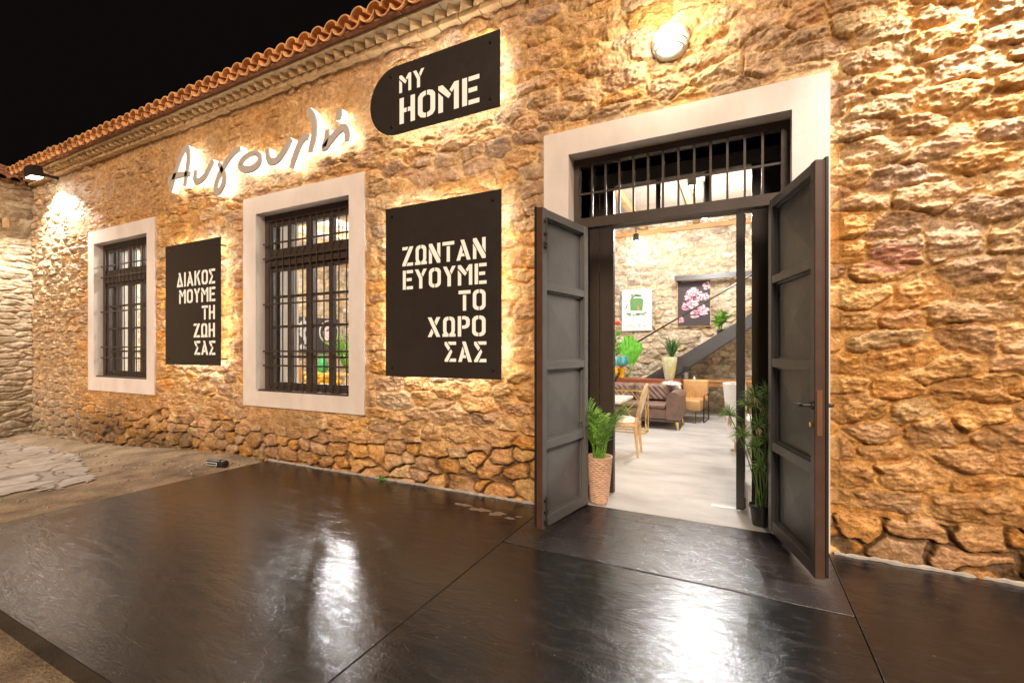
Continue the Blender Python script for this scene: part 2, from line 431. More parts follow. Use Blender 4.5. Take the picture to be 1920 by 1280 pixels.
def stones(x, z, cw, ch, seed, wx=0.06, wz=0.035, jit=0.8, p=2.8):
    """irregular coursed rubble: per point the stone it belongs to, how far inside it, and the stone's split face"""
    xw = x + wx * fbm(x * 2.6, z * 2.6, seed + 1, 4) + 0.02 * fbm(x * 11, z * 11, seed + 2, 3)
    zw = z + wz * fbm(x * 2.2, z * 3.0, seed + 3, 4) + 0.014 * fbm(x * 11, z * 11, seed + 4, 3)
    r0 = np.floor(zw / ch)
    F1 = np.full(x.shape, 9.0); F2 = np.full(x.shape, 9.0)
    I = np.zeros(x.shape); J = np.zeros(x.shape); DX = np.zeros(x.shape); DZ = np.zeros(x.shape)
    for dj in (-2, -1, 0, 1, 2):
        j = r0 + dj
        off = h2(j, j * 0, seed + 5) * cw
        c0 = np.floor((xw - off) / cw)
        for di in (-2, -1, 0, 1, 2):
            i = c0 + di
            sx = (i + 0.5 + jit * (h2(i, j, seed + 6) - 0.5)) * cw + off
            sz = (j + 0.5 + jit * 0.75 * (h2(i, j, seed + 7) - 0.5)) * ch
            ax = np.exp(0.85 * (h2(i, j, seed + 8) - 0.45)); az = np.exp(0.75 * (h2(i, j, seed + 9) - 0.5))
            dx = xw - sx; dz = zw - sz
            d = (np.abs(dx / (cw * ax)) ** p + np.abs(dz / (ch * az)) ** p) ** (1 / p)
            n1 = d < F1
            F2 = np.where(n1, F1, np.minimum(F2, d))
            I = np.where(n1, i, I); J = np.where(n1, j, J); DX = np.where(n1, dx, DX); DZ = np.where(n1, dz, DZ)
            F1 = np.where(n1, d, F1)
    e = F2 - F1
    wdx = DX + 0.05 * fbm(x * 9, z * 9, seed + 21, 4); wdz = DZ + 0.05 * fbm(x * 9, z * 9, seed + 22, 4)
    face = np.full(x.shape, 9.0)
    for k in range(5):
        an = h2(I, J, seed + 30 + k) * 2 * np.pi; mg = 0.06 + 0.42 * h2(I, J, seed + 40 + k) ** 1.6
        cc = 0.035 + 0.03 * h2(I, J, seed + 50 + k)
        face = np.minimum(face, cc + mg * (np.cos(an) * wdx * 0.7 + np.sin(an) * wdz))
    return I, J, e, face

PAL = np.array([(0.50, 0.34, 0.18), (0.52, 0.38, 0.22), (0.43, 0.32, 0.235), (0.46, 0.32, 0.21), (0.55, 0.46, 0.34),
                (0.47, 0.36, 0.26), (0.52, 0.33, 0.13), (0.45, 0.34, 0.26)])
def stone_colours(I, J, seed, pal=PAL):
    k = np.minimum((h2(I, J, seed + 60) * len(pal)).astype(int), len(pal) - 1)
    c = pal[k] * (0.82 + 0.36 * h2(I, J, seed + 61))[..., None]
    return c

def grid_object(name, P, col, mat, keep=None, parent=None):
    """P: (nz,nx,3) points -> one smooth grid mesh with a Col attribute"""
    nz, nx = P.shape[:2]
    idx = np.arange(nz * nx).reshape(nz, nx)
    q = np.stack([idx[:-1, :-1], idx[:-1, 1:], idx[1:, 1:], idx[1:, :-1]], -1)
    q = q[keep] if keep is not None else q.reshape(-1, 4)
    used = np.zeros(nz * nx, bool); used[q.ravel()] = True
    remap = np.cumsum(used) - 1
    V = P.reshape(-1, 3)[used]; CL = col.reshape(-1, 3)[used]; q = remap[q]
    me = bpy.data.meshes.new(name)
    me.vertices.add(len(V)); me.vertices.foreach_set('co', V.astype(np.float32).ravel())
    me.loops.add(q.size); me.loops.foreach_set('vertex_index', q.astype(np.int32).ravel())
    me.polygons.add(len(q)); me.polygons.foreach_set('loop_start', (np.arange(len(q)) * 4).astype(np.int32))
    try: me.polygons.foreach_set('loop_total', np.full(len(q), 4, np.int32))
    except Exception: pass
    me.update(calc_edges=True)
    me.polygons.foreach_set('use_smooth', np.ones(len(q), bool))
    a = me.attributes.new('Col', 'FLOAT_COLOR', 'POINT')
    a.data.foreach_set('color', np.concatenate([CL, np.ones((len(CL), 1))], 1).astype(np.float32).ravel())
    me.materials.append(mat)
    o = bpy.data.objects.new(name, me); C.objects.link(o)
    if parent is not None: o.parent = parent
    return o

# ================================================================== THE BUILDING
house = thing('stone_building', 'long single storey rubble stone building with tiled eave, lit signs and open steel double door', 'building')
XL, XR, ZT = -12.06, 4.5, 4.47
WIN = [(-5.67, -3.605, 0.65, 3.265, -5.42, -3.832, 0.836, 3.05), (-9.82, -7.755, 0.68, 3.325, -9.62, -7.975, 0.90, 3.11)]
DOOR = (-1.521, 0.538, -0.1, 3.205, -1.296, 0.321, 3.0)

def facade():
    xs = [XL]
    while xs[-1] < XR:
        x = xs[-1]
        xs.append(x + (0.0058 + 0.0008 * max(0, -x) if x < 1.55 else 0.012))
    xs = np.array(xs); zs = np.arange(-0.42, ZT + 0.0065, 0.0066)
    x, z = np.meshgrid(xs, zs)
    I, J, e, face = stones(x, z, 0.33, 0.150, 100, 0.035, 0.026, 0.72, 4.0)
    I2, J2, e2, face2 = stones(x + 40, z, 0.25, 0.15, 300, 0.045, 0.035, 0.85, 4.2)
    lowline = 0.44 - 0.14 * sst(-1.5, 0.6, x) + 0.14 * fbm(x * 0.9, z * 0.4, 5, 3)
    low = sst(0.06, -0.06, z - lowline)                    # footing courses: smaller rounder stones, open joints
    sm = low > 0.5
    e = np.where(sm, e2, e); face = np.where(sm, face2 * 0.85 + 0.012, face)
    I = np.where(sm, I2 + 5000, I); J = np.where(sm, J2, J)
    far = sst(-5.2, -7.0, x)
    j0 = 0.035 + 0.02 * fbm(x * 7, z * 7, 7, 3)
    t = sst(j0, j0 + 0.06 + 0.03 * low, e)
    edge_drop = sst(0.0, 0.3, e)
    rough = 0.022 * ridged(x * 6, z * 10, 8, 6) + 0.012 * ridged(x * 26, z * 38, 9, 3)
    q = 2.2 * fbm(x * 4.5, z * 8.5, 13, 4); led = (np.floor(q) + sst(0.55, 1.0, q - np.floor(q))) * 0.013    # split ledges
    q2 = 2.0 * fbm(x * 11, z * 19, 14, 3); led = led + (np.floor(q2) + sst(0.6, 1.0, q2 - np.floor(q2))) * 0.006
    st = 0.012 + face * 1.0 + (rough + led) * (1 - 0.35 * low) - 0.012 * (1 - edge_drop)
    mor = 0.021 - 0.022 * low + 0.022 * fbm(x * 7, z * 8, 10, 6, 0.62) + 0.014 * ridged(x * 20, z * 25, 12, 4)
    # pointing smeared over the stones in patches
    smear = sst(0.05, 0.5, fbm(x * 1.7, z * 1.9, 15, 4)) * (1 - low) * (0.35 + 0.35 * sst(-1.0, -4.5, x))
    h = mor * (1 - t) + np.maximum(st, mor - 0.01) * t
    h = h * (1 - smear) + np.maximum(mor + 0.008, h * 0.8) * smear
    # old render kept between the cornice and the windows on the left, and under the sills
    edge = 0.22 * fbm(x * 1.1, z * 1.3, 20, 4)
    ren = sst(0.1, -0.25, x + 3.15 + edge * 2) * sst(-0.05, 0.22, z - 3.27 + edge * 0.8)
    under = np.maximum(sst(0.12, -0.08, np.abs(x + 8.75) - 0.85 + edge * 0.6), sst(0.1, -0.08, np.abs(x + 4.95) - 0.6 + edge * 0.6)) \
        * sst(0.1, -0.05, z - 0.72) * sst(0.28, 0.42, z + edge * 0.6)
    ren = np.maximum(ren, under) * sst(-12.3, -10.6, x)
    hr = 0.040 + 0.014 * fbm(x * 2.5, z * 3, 21, 5) + 0.006 * ridged(x * 14, z * 14, 22, 4)
    hr = np.maximum(hr, h * (0.75 + 0.45 * fbm(x * 1.3, z * 1.3, 23, 3)))
    ren = ren * 0.85; h = h * (1 - ren) + hr * ren
    for (a_, b_, c_, d_) in [w_[:4] for w_ in WIN] + [DOOR[:4]]:      # the pointing is drawn flush round the plaster frames
        dd = np.maximum(np.maximum(a_ - x, x - b_), np.maximum(c_ - z, z - d_))
        h = np.where(dd < 0.05, np.minimum(h, 0.045), np.minimum(h, 0.045 + np.maximum(0, dd - 0.05) * 1.2))
    h = 0.045 + (h - 0.045) * 0.95
    # colours
    c = stone_colours(I, J, 100) * np.array([1.16, 1.05, 0.88]) * np.where((h2(I, J, 177) > 0.72)[..., None], np.array([0.92, 0.97, 1.12]), 1.0)
    och = sst(-0.25, 0.35, fbm(x * 0.55 + 3, z * 0.8, 61, 4) + 0.25 * sst(2.4, 0.8, z) - 0.1)[..., None]
    c = c * (1 - och * (1 - np.array([1.0, 0.86, 0.58])))
    rx, rz = 0.86, 1.93                                     # one reddish block right of the door
    d = ((x - rx) / 0.14) ** 2 + ((z - rz) / 0.09) ** 2
    c = np.where((sst(1.2, 0.8, d) > 0.5)[..., None], np.array([0.50, 0.25, 0.17]), c)
    cm = np.array([0.64, 0.455, 0.24]) * (1 + 0.22 * fbm(x * 3, z * 3, 31, 4))[..., None]
    cm = cm * (1 - och * (1 - np.array([1.0, 0.84, 0.55])))
    cm = cm * (1 - low[..., None]) + np.array([0.13, 0.078, 0.034]) * low[..., None]
    tt = (sst(j0, j0 + 0.12, e) * (1 - 0.75 * smear))[..., None]
    col = cm * (1 - tt) + c * tt
    cr = np.array([0.46, 0.285, 0.135]) * (1 + 0.35 * fbm(x * 1.2, z * 1.6, 33, 5))[..., None]
    rr = (ren * 0.8)[..., None]
    col = col * (1 - rr) + cr * rr
    # damp stain along the footing on the left
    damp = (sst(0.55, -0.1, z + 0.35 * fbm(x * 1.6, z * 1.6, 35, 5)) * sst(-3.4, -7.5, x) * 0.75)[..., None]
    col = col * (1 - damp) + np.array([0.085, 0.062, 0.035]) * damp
    # far end is greyer, paler stone
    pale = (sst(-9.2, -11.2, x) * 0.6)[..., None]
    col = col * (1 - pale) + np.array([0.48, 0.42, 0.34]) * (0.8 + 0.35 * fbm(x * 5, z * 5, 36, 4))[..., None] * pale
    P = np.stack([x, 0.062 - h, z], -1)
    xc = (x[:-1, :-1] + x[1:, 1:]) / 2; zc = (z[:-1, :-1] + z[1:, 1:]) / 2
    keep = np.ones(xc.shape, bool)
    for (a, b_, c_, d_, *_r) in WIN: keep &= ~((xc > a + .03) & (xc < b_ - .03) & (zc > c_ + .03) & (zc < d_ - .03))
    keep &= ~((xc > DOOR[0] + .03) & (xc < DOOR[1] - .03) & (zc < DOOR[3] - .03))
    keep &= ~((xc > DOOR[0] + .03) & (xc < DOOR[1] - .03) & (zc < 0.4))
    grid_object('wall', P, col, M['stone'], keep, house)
facade()

# inner skin of the front wall, the other walls, ceiling
def slab_with_holes(mb, x0, x1, y0, y1, z0, z1, holes):
    hs = sorted(holes); x = x0
    for (a, b, c, d) in hs:
        mb.box(x, a, y0, y1, z0, z1)
        if c > z0: mb.box(a, b, y0, y1, z0, c)
        mb.box(a, b, y0, y1, d, z1); x = b
    mb.box(x, x1, y0, y1, z0, z1)
RX0, RX1, RY0, RY1, RZ = -11.7, 2.6, 0.62, 7.3, 4.30
holes = [(a, b, c, d) for (_0, _1, _2, _3, a, b, c, d) in WIN] + [(DOOR[4], DOOR[5], -0.1, DOOR[6])]
mb = MB(); slab_with_holes(mb, -12.0, XR, 0.14, RY0, -0.1, 4.45, [(a, b, c, d) for a, b, c, d in holes])
mb.build('wall_core', M['plaster_in'], house)

def rough_wall(name, fx, u0, u1, z0, z1, step, seed, mat, cw=0.34, ch=0.17, pal=PAL, amp=1.0, base=(0.5, 0.4, 0.26)):
    us = np.arange(u0, u1 + step / 2, step); zs = np.arange(z0, z1 + step / 2, step)
    u, z = np.meshgrid(us, zs)
    I, J, e, face = stones(u, z, cw, ch, seed)
    t = sst(0.04, 0.16, e)
    mor = 0.02 + 0.014 * fbm(u * 6, z * 6, seed + 70, 4)
    st = face + 0.022 * ridged(u * 7, z * 10, seed + 71, 5)
    smear = sst(-0.2, 0.4, fbm(u * 1.7, z * 1.9, seed + 72, 4)) * 0.6
    h = mor * (1 - t) + np.maximum(st, mor - 0.01) * t
    h = (h * (1 - smear) + np.maximum(mor + 0.008, h * 0.8) * smear) * amp
    c = stone_colours(I, J, seed, pal)
    tt = (t * (1 - 0.7 * smear))[..., None]
    col = np.array(base) * (1 + 0.2 * fbm(u * 3, z * 3, seed + 73, 4))[..., None] * (1 - tt) + c * tt
    return grid_object(name, fx(u, z, h), col, mat, None, house if name != 'outwall' else None)
PALI = np.array([(0.50, 0.43, 0.33), (0.54, 0.48, 0.38), (0.42, 0.36, 0.29), (0.52, 0.41, 0.28), (0.56, 0.52, 0.45), (0.36, 0.30, 0.25)])
rough_wall('back_wall', lambda u, z, h: np.stack([u, RY1 - h, z], -1), RX0, RX1, -0.05, RZ + 0.3, 0.014, 500, M['stone_in'], pal=PALI, base=(0.54, 0.47, 0.37), amp=1.5, cw=.30, ch=.15)
rough_wall('end_wall', lambda u, z, h: np.stack([RX0 + h, RY1 - u, z], -1), 0.0, RY1 - RY0, -0.05, RZ + 0.3, 0.024, 700, M['stone_in'], pal=PALI, base=(0.60, 0.48, 0.30))
mb = MB(); mb.box(RX1, RX1 + 0.3, RY0, RY1 + .3, -0.1, 4.5); mb.box(-12.0, RX1, RY1 + 0.02, RY1 + 0.3, -0.1, 4.5); mb.box(-12.0, RX0 - 0.02, RY0, RY1, -0.1, 4.5)
mb.build('wall_core', M['plaster_in'], house)
mb = MB(); mb.box(-12.0, RX1 + .3, RY0, RY1 + .3, RZ, RZ + 0.1); mb.build('ceiling', M['ceil'], house)
k = 0
x = RX0 + 0.5
while x < RX1:
    mb = MB(); mb.box(x - 0.06, x + 0.06, RY0 + 0.01, RY1 - 0.09, RZ - 0.15, RZ - 0.003, 0.008); mb.build('ceiling_beam', M['beam'], house)
    x += 1.15
mb = MB(); mb.box(RX0 + 0.12, RX1, RY1 - 0.14, RY1 - 0.05, 4.03, 4.13, 0.01); mb.build('wall_plate', M['wood_tan'], house)

# surrounds: smooth painted plaster, a few centimetres proud of the stone
def surround(o, i, y0, y1, bottom=True):
    mb = MB(); (a, b, c, d), (e, f, g, h) = o, i
    n = [(a, c), (b, c), (b, d), (a, d)]; m_ = [(e, g), (f, g), (f, h), (e, h)]
    sides = [(0, 1), (1, 2), (2, 3), (3, 0)] if bottom else [(1, 2), (2, 3), (3, 0)]
    for (p, q) in sides:
        mb.add([(n[p][0], y0, n[p][1]), (n[q][0], y0, n[q][1]), (m_[q][0], y0, m_[q][1]), (m_[p][0], y0, m_[p][1]),
                (n[p][0], y1, n[p][1]), (n[q][0], y1, n[q][1]), (m_[q][0], y1, m_[q][1]), (m_[p][0], y1, m_[p][1])],
               [(0, 1, 2, 3), (0, 4, 5, 1), (3, 2, 6, 7), (4, 7, 6, 5)])
    return mb

def window(wn, idx):
    a, b, c, d, e, f, g, h = wn
    yf = 0.125
    fr = MB(); W = f - e; H = h - g
    t = 0.075
    # fixed frame
    fr.box(e - .01, e + t, yf, yf + .09, g, h); fr.box(f - t, f + .01, yf, yf + .09, g, h)
    fr.box(e + t, f - t, yf, yf + .09, h - t - .01, h); fr.box(e + t, f - t, yf, yf + .09, g, g + t * .7)
    zt0, zt1 = g + 0.705 * H, g + 0.778 * H
    fr.box(e + t, f - t, yf - .01, yf + .085, zt0, zt1)
    x0, x1 = e + t, f - t; w = x1 - x0
    def sash(z0, z1, rows):
        for k in range(2):                                  # two leaves, two panes wide each
            s0, s1 = x0 + k * w / 2 + .004, x0 + (k + 1) * w / 2 - .004
            st = 0.055
            fr.box(s0, s0 + st, yf + .02, yf + .07, z0, z1); fr.box(s1 - st, s1, yf + .02, yf + .07, z0, z1)
            fr.box(s0 + st, s1 - st, yf + .02, yf + .07, z0, z0 + st); fr.box(s0 + st, s1 - st, yf + .02, yf + .07, z1 - st, z1)
            mx = (s0 + s1) / 2
            fr.box(mx - .035, mx + .035, yf + .021, yf + .069, z0 + st, z1 - st)
            for r in range(1, rows):
                zz = z0 + (z1 - z0) * r / rows
                fr.box(s0 + st, mx - .035, yf + .022, yf + .068, zz - .014, zz + .014)
                fr.box(mx + .035, s1 - st, yf + .022, yf + .068, zz - .014, zz + .014)
    sash(g + t * .7 + .003, zt0 - .003, 4); sash(zt1 + .003, h - t - .013, 1)
    win = fr.build('window', M['steel'], house)
    win['label'] = ['barred window between the two tall dark signs', 'barred window at the far left end of the facade'][idx]
    p = MB(); p.box(x0, x1, yf + .042, yf + .048, g + t * .7, h - t - .01); p.build('pane', M['glass'], win)
    gr = MB(); n = 12
    y = 0.098
    for k in range(n):
        xx = x0 + w * (k + 0.5) / n + (0.006 if k % 3 == 0 else 0)
        gr.tube([(xx, y, g + .03), (xx, y, h - 0.10)], 0.0075, 6)
    for zz in (g + .145 * H, g + .225 * H, g + .49 * H, g + .75 * H, g + .832 * H):
        gr.box(e + .015, f - .015, y - .013, y - .0076, zz - .011, zz + .011)
    gr.build('grille', M['steel'], win)
    surround((a, b, c, d), (e, f, g, h), 0.0, 0.34).build('surround', M['plaster'], win)
    sl = MB(); sl.box(e + .001, f - .001, 0.03, yf - .002, g + .001, g + 0.022, 0.004); sl.build('sill', M['steel'], win)
for i_, wn in enumerate(WIN): window(wn, i_)

ds = surround((DOOR[0], DOOR[1], 0.0, DOOR[3]), (DOOR[4], DOOR[5], 0.0, DOOR[6]), -0.004, 0.62, False)
ds.build('door_surround', M['plaster'], house)

# fixed steel frame with the barred fanlight
e, f, h = DOOR[4], DOOR[5], DOOR[6]
fr = MB()
fr.box(e, e + .045, .135, .205, 0.004, h - .002); fr.box(f - .055, f, .135, .205, 0.004, h - .002)
fr.box(e + .045, f - .055, .135, .205, h - .055, h - .003); fr.box(e + .045, f - .055, .12, .205, 2.40, 2.482)
df = fr.build('door_frame', M['steel'], house)
tr = MB(); x0, x1 = e + .045, f - .055
for k in range(1, 13):
    xx = x0 + (x1 - x0) * k / 13
    tr.box(xx - .008, xx + .008, .142, .158, 2.482, h - .055)
tr.box(x0, x1, .145, .155, 2.69, 2.706)
trn = tr.build('fanlight', M['steel'], house)
MB().box(x0, x1, .176, .182, 2.482, h - .055).build('pane', M['glass'], trn)

# ---- door leaves
def door_leaf(hx, hy, fx, fy, z0, z1, side, label):
    L = math.hypot(fx - hx, fy - hy); ang = math.atan2(fy - hy, fx - hx)
    loc = Matrix.Translation((hx, hy, 0)) @ Matrix.Rotation(ang, 4, 'Z')
    # local: x along the leaf from hinge to free edge, y: + is the left of that direction
    s = side                                              # +1: the room face is local +y
    T = 0.052; st = 0.062
    def mk(): m_ = MB(); m_.T = loc; return m_
    fr = mk(); ya, yb = (0, s * T) if s > 0 else (s * T, 0)
    fr.box(0, st, ya, yb, z0, z1, .004); fr.box(L - st, L - .004, ya, yb, z0, z1, .004)
    H = z1 - z0; rails = [z0 + .002, z0 + .245 * H, z0 + .495 * H, z0 + .745 * H, z1 - .062]
    hh = [.075, .062, .060, .055, .060]
    for q, zz in enumerate(rails): fr.box(st, L - st, ya + .004, yb - .004, zz, zz + hh[q], .003)
    leaf = fr.build('door_leaf', M['leaf_grey'], house); leaf['label'] = label
    yo = s * 0.004; yi = s * 0.021
    for q in range(4):
        za, zb = rails[q] + hh[q], rails[q + 1]
        pm = mk(); xm = L / 2; zm = (za + zb) / 2
        pm.add([(st, yo, za), (L - st, yo, za), (L - st, yo, zb), (st, yo, zb), (xm, yi, zm)],
               [(0, 1, 4), (1, 2, 4), (2, 3, 4), (3, 0, 4)])
        pm.add([(st, yo - s * .008, za), (L - st, yo - s * .008, za), (L - st, yo - s * .008, zb), (st, yo - s * .008, zb)], [(0, 1, 2, 3)])
        pm.build('panel', M['leaf_grey'], leaf)
        bd = mk()                                          # the glazing bead round the panel
        bx0, bx1 = st, L - st
        y0_, y1_ = sorted((s * .008, s * .022))
        bd.box(bx0, bx1, y0_, y1_, za, za + .012); bd.box(bx0, bx1, y0_, y1_, zb - .012, zb)
        bd.box(bx0, bx0 + .012, y0_, y1_, za + .012, zb - .012); bd.box(bx1 - .012, bx1, y0_, y1_, za + .012, zb - .012)
        bd.build('bead', M['leaf_grey'], leaf)
    ed = mk(); ed.box(L - .003, L + .002, min(ya, yb) + .001, max(ya, yb) - .001, z0 + .001, z1 - .001); ed.build('edge', M['rust_edge'], leaf)
    lip = mk(); yl0, yl1 = sorted((-s * .001, -s * .016)); lip.box(L - .06, L + .006, yl0, yl1, z0 + .01, z1 + .012); lip.build('cover_strip', M['black'], leaf)
    return leaf, mk, L, s, T
lf, mk, L, s, T = door_leaf(-1.215, .14, -1.345, -.565, .03, 2.40, 1, 'left leaf of the double door with flush bolts on its free edge')
for (z0, z1) in ((.04, .27), (2.08, 2.33)):
    m_ = mk(); xx = L - .032
    m_.tube([(xx, s * (T + .012), z0), (xx, s * (T + .012), z1)], .006, 8)
    for zz in (z0 + .03, (z0 + z1) / 2, z1 - .03): m_.box(xx - .016, xx + .016, s * T - .001, s * T + .02, zz - .01, zz + .01, .003)
    m_.box(xx - .006, xx + .03, s * T + .008, s * T + .024, z0 + .05, z0 + .062, .002)
    m_.build('flush_bolt', M['sign_edge'], lf)
rt, mk, L, s, T = door_leaf(.235, .17, .434, -.547, .045, 2.435, -1, 'right leaf of the double door with lever handle and lock')
m_ = mk(); zl = 1.03
m_.box(L + .002, L + .006, -T * .85, -T * .3, zl - .17, zl + .09, .001); m_.build('lock_plate', M['bronze'], rt)
for sg in (1, -1):
    m_ = mk(); y0 = 0 if sg > 0 else -T
    m_.tube([(L - .035, y0, zl), (L - .035, y0 + sg * .05, zl), (L - .045, y0 + sg * .058, zl), (L - .15, y0 + sg * .058, zl - .004)], [.011, .010, .010, .008], 8)
    m_.tube([(L - .035, y0, zl), (L - .035, y0 + sg * .008, zl)], .024, 12)
    m_.build('handle', M['black'], rt)
m_ = mk(); m_.tube([(L - .035, -T, zl - .11), (L - .035, -T - .012, zl - .11)], .014, 10); m_.build('keyhole', M['gold'], rt)

# ---- inner glazed frame at the back of the wall thickness
fr = MB(); Yi = 0.60
fr.box(-1.34, -1.20, Yi, Yi + .06, .004, 2.88); fr.box(-1.195, -1.066, Yi + .012, Yi + .07, .004, 2.88)
fr.box(0.088, .33, Yi - .02, Yi + .05, .004, 2.88)
fr.box(-1.066, 0.135, Yi + .002, Yi + .062, 2.50, 2.56)
for xx in (-0.66, -0.25): fr.box(xx - .02, xx + .02, Yi + .01, Yi + .05, 2.56, 2.88)
inn = fr.build('inner_frame', M['steel'], house)
MB().box(-1.34, .33, Yi - .03, Yi + .061, 2.881, 3.05).build('lintel', M['leaf_grey'], inn)
MB().box(-1.066, .135, Yi + .028, Yi + .034, 2.56, 2.88).build('pane', M['glass'], inn)
gd = MB()                                                   # glass leaf swung into the room
gd.box(-.028, .034, Yi - .02, Yi + .03, .02, 2.49, .003); gd.box(.0, .05, Yi + .95, Yi + 1.0, .02, 2.49, .003)
gd.box(.0, .045, Yi + .031, Yi + .949, .02, .11); gd.box(.0, .045, Yi + .031, Yi + .949, 2.42, 2.49)
gdo = gd.build('glass_door', M['anthracite'], house)
MB().box(.018, .026, Yi + .03, Yi + .95, .11, 2.42).build('pane', M['glass'], gdo)

# ---- cornice and tiled eave
cn = MB(); random.seed(3)
x = XL
while x < XR:
    wd = .235 + random.uniform(-.02, .02)
    j = random.uniform(-.006, .006)
    cn.box(x + .004, x + wd - .004, -.062 + j, .2, 4.462 + random.uniform(-.004, .004), 4.518, .006); x += wd
cn.build('cornice', M['cornice'], house)
dn = MB(); x = XL; pitch = .147
while x < XR:
    c0 = x + pitch / 2; jy = random.uniform(-.008, .008); yb = .05
    hw = .069; yt = -.137 + jy; ti = random.uniform(-.006, .006)
    dn.add([(c0 - hw, yb, 4.521), (c0 - hw, -.058, 4.521), (c0 + ti, yt, 4.521), (c0 + hw, -.058, 4.521), (c0 + hw, yb, 4.521),
            (c0 - hw, yb, 4.578), (c0 - hw, -.058, 4.578), (c0 + ti, yt, 4.578), (c0 + hw, -.058, 4.578), (c0 + hw, yb, 4.578)],
           [(4, 3, 2, 1, 0), (5, 6, 7, 8, 9), (0, 1, 6, 5), (1, 2, 7, 6), (2, 3, 8, 7), (3, 4, 9, 8)])
    x += pitch
dn.build('dogtooth_course', M['cornice'], house)
sl = MB(); x = XL
while x < XR:
    wd = .40 + random.uniform(-.05, .05); sl.box(x + .003, x + wd - .003, -.172 + random.uniform(-.006, .006), .2, 4.581, 4.606, .004); x += wd
sl.build('eave_slab', M['cornice_pale'], house)
sl = MB(); x = XL
while x < XR:
    wd = .26 + random.uniform(-.03, .03); sl.box(x + .003, x + wd - .003, -.225 + random.uniform(-.008, .008), .25, 4.609, 4.632, .004); x += wd
sl.build('eave_tile_bed', M['terracotta_dark'], house)

def tile_roof(mb, x0, x1, y_eave, z_eave, slope, rows, pitch=.1955, flip=1):
    """barrel tiles: concave pans and convex covers, every tile its own curved shell"""
    def shell(cx, ys, ye, zs, ze, rs, re, up, th=.013, n=9):
        vs = []; fs = []
        for (yy, zz, rr) in ((ys, zs, rs), (ye, ze, re)):
            for (rad) in (rr, rr - th):
                for k in range(n + 1):
                    a = math.pi * k / n
                    vs.append((cx + rad * math.cos(a), yy, zz + (up * rad * math.sin(a) * 0.92)))
        m_ = n + 1
        for k in range(n):
            o0, i0, o1, i1 = k, m_ + k, 2 * m_ + k, 3 * m_ + k
            fs += [(o0, o0 + 1, o1 + 1, o1), (i0, i1, i1 + 1, i0 + 1), (o0, i0, i0 + 1, o0 + 1), (o1, o1 + 1, i1 + 1, i1)]
        for k in (0, n): fs.append((k, 2 * m_ + k, 3 * m_ + k, m_ + k))
        mb.add(vs, fs)
    ln = .42; dz = math.tan(slope)
    n = int((x1 - x0) / pitch)
    for i in range(n):
        cx = x0 + (i + .5) * pitch
        for r in range(rows):
            ys = y_eave + r * (ln - .07); zs = z_eave + (ys - y_eave) * dz + r * .001
            jx = random.uniform(-.006, .006); jy = random.uniform(-.012, .012); jz = random.uniform(-.004, .004)
            shell(cx + jx + pitch / 2, ys + jy + .03, ys + ln, zs + .085 + jz, zs + .085 + (ln - .03) * dz, .098, .086, -1)
            shell(cx + jx, ys + jy, ys + ln, zs + .072 + jz, zs + .072 + ln * dz, .092, .078, 1)
rf = MB(); random.seed(5)
tile_roof(rf, XL - .25, XR, -.285, 4.612, R(17), 3)
rf.add([(XL - .2, .5, 4.85), (XR, .5, 4.85), (XR, 4.0, 5.95), (XL - .2, 4.0, 5.95)], [(0, 1, 2, 3)])
rf.build('roof', M['terracotta'], house, smooth=True)

# ================================================================== neighbouring building on the left
nb = thing('stone_outbuilding', 'neighbouring pale stone building with old tiled roof at the left end of the facade', 'building', (-12.1, -3, 0))
def left_wall():
    us = np.arange(-6.0, 0.06, 0.014); zs = np.arange(-0.5, 4.5, 0.011)
    u, z = np.meshgrid(us, zs)
    I, J, e, face = stones(u, z, 0.42, 0.115, 900, 0.05, 0.03, 0.8, 3.2)
    t = sst(0.03, 0.2, e)
    h = 0.01 * fbm(u * 6, z * 6, 901, 4) + t * (face * 0.4 + 0.016 * ridged(u * 7, z * 18, 902, 5))
    pal = np.array([(0.44, 0.36, 0.26), (0.48, 0.40, 0.30), (0.40, 0.32, 0.23), (0.50, 0.43, 0.33)])
    c = stone_colours(I, J, 900, pal); tt = t[..., None]
    col = np.array([0.50, 0.42, 0.30]) * (1 - tt) + c * tt
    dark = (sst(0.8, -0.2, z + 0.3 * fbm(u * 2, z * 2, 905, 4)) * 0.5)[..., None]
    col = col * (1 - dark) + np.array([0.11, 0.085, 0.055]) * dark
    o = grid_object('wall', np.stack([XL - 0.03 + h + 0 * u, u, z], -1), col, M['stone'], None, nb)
    o.location = -Vector(nb.location)
left_wall()
mb = MB(); mb.box(-14.0, XL - .06, -6.0, .3, -.4, 4.47); mb.build('wall_core', M['plaster_in'], nb)
mb = MB(); random.seed(8)
T_ = Matrix.Translation((0, 0, 0)) @ Matrix.Rotation(R(90), 4, 'Z')
mb.T = T_                                                   # local x -> world y, local y -> world -x
tile_roof(mb, -6.0, .35, 12.0, 4.40, R(20), 6)
mb.build('roof', M['terracotta_dark'], nb, smooth=True)
mb = MB(); mb.tube([(XL + .0, -.36, 3.75), (XL + .06, -.36, 3.75)], .02, 8); mb.box(XL + .02, XL + .08, -.40, -.32, 3.58, 3.74, .006)
mb.build('wall_box', M['cornice'], nb)

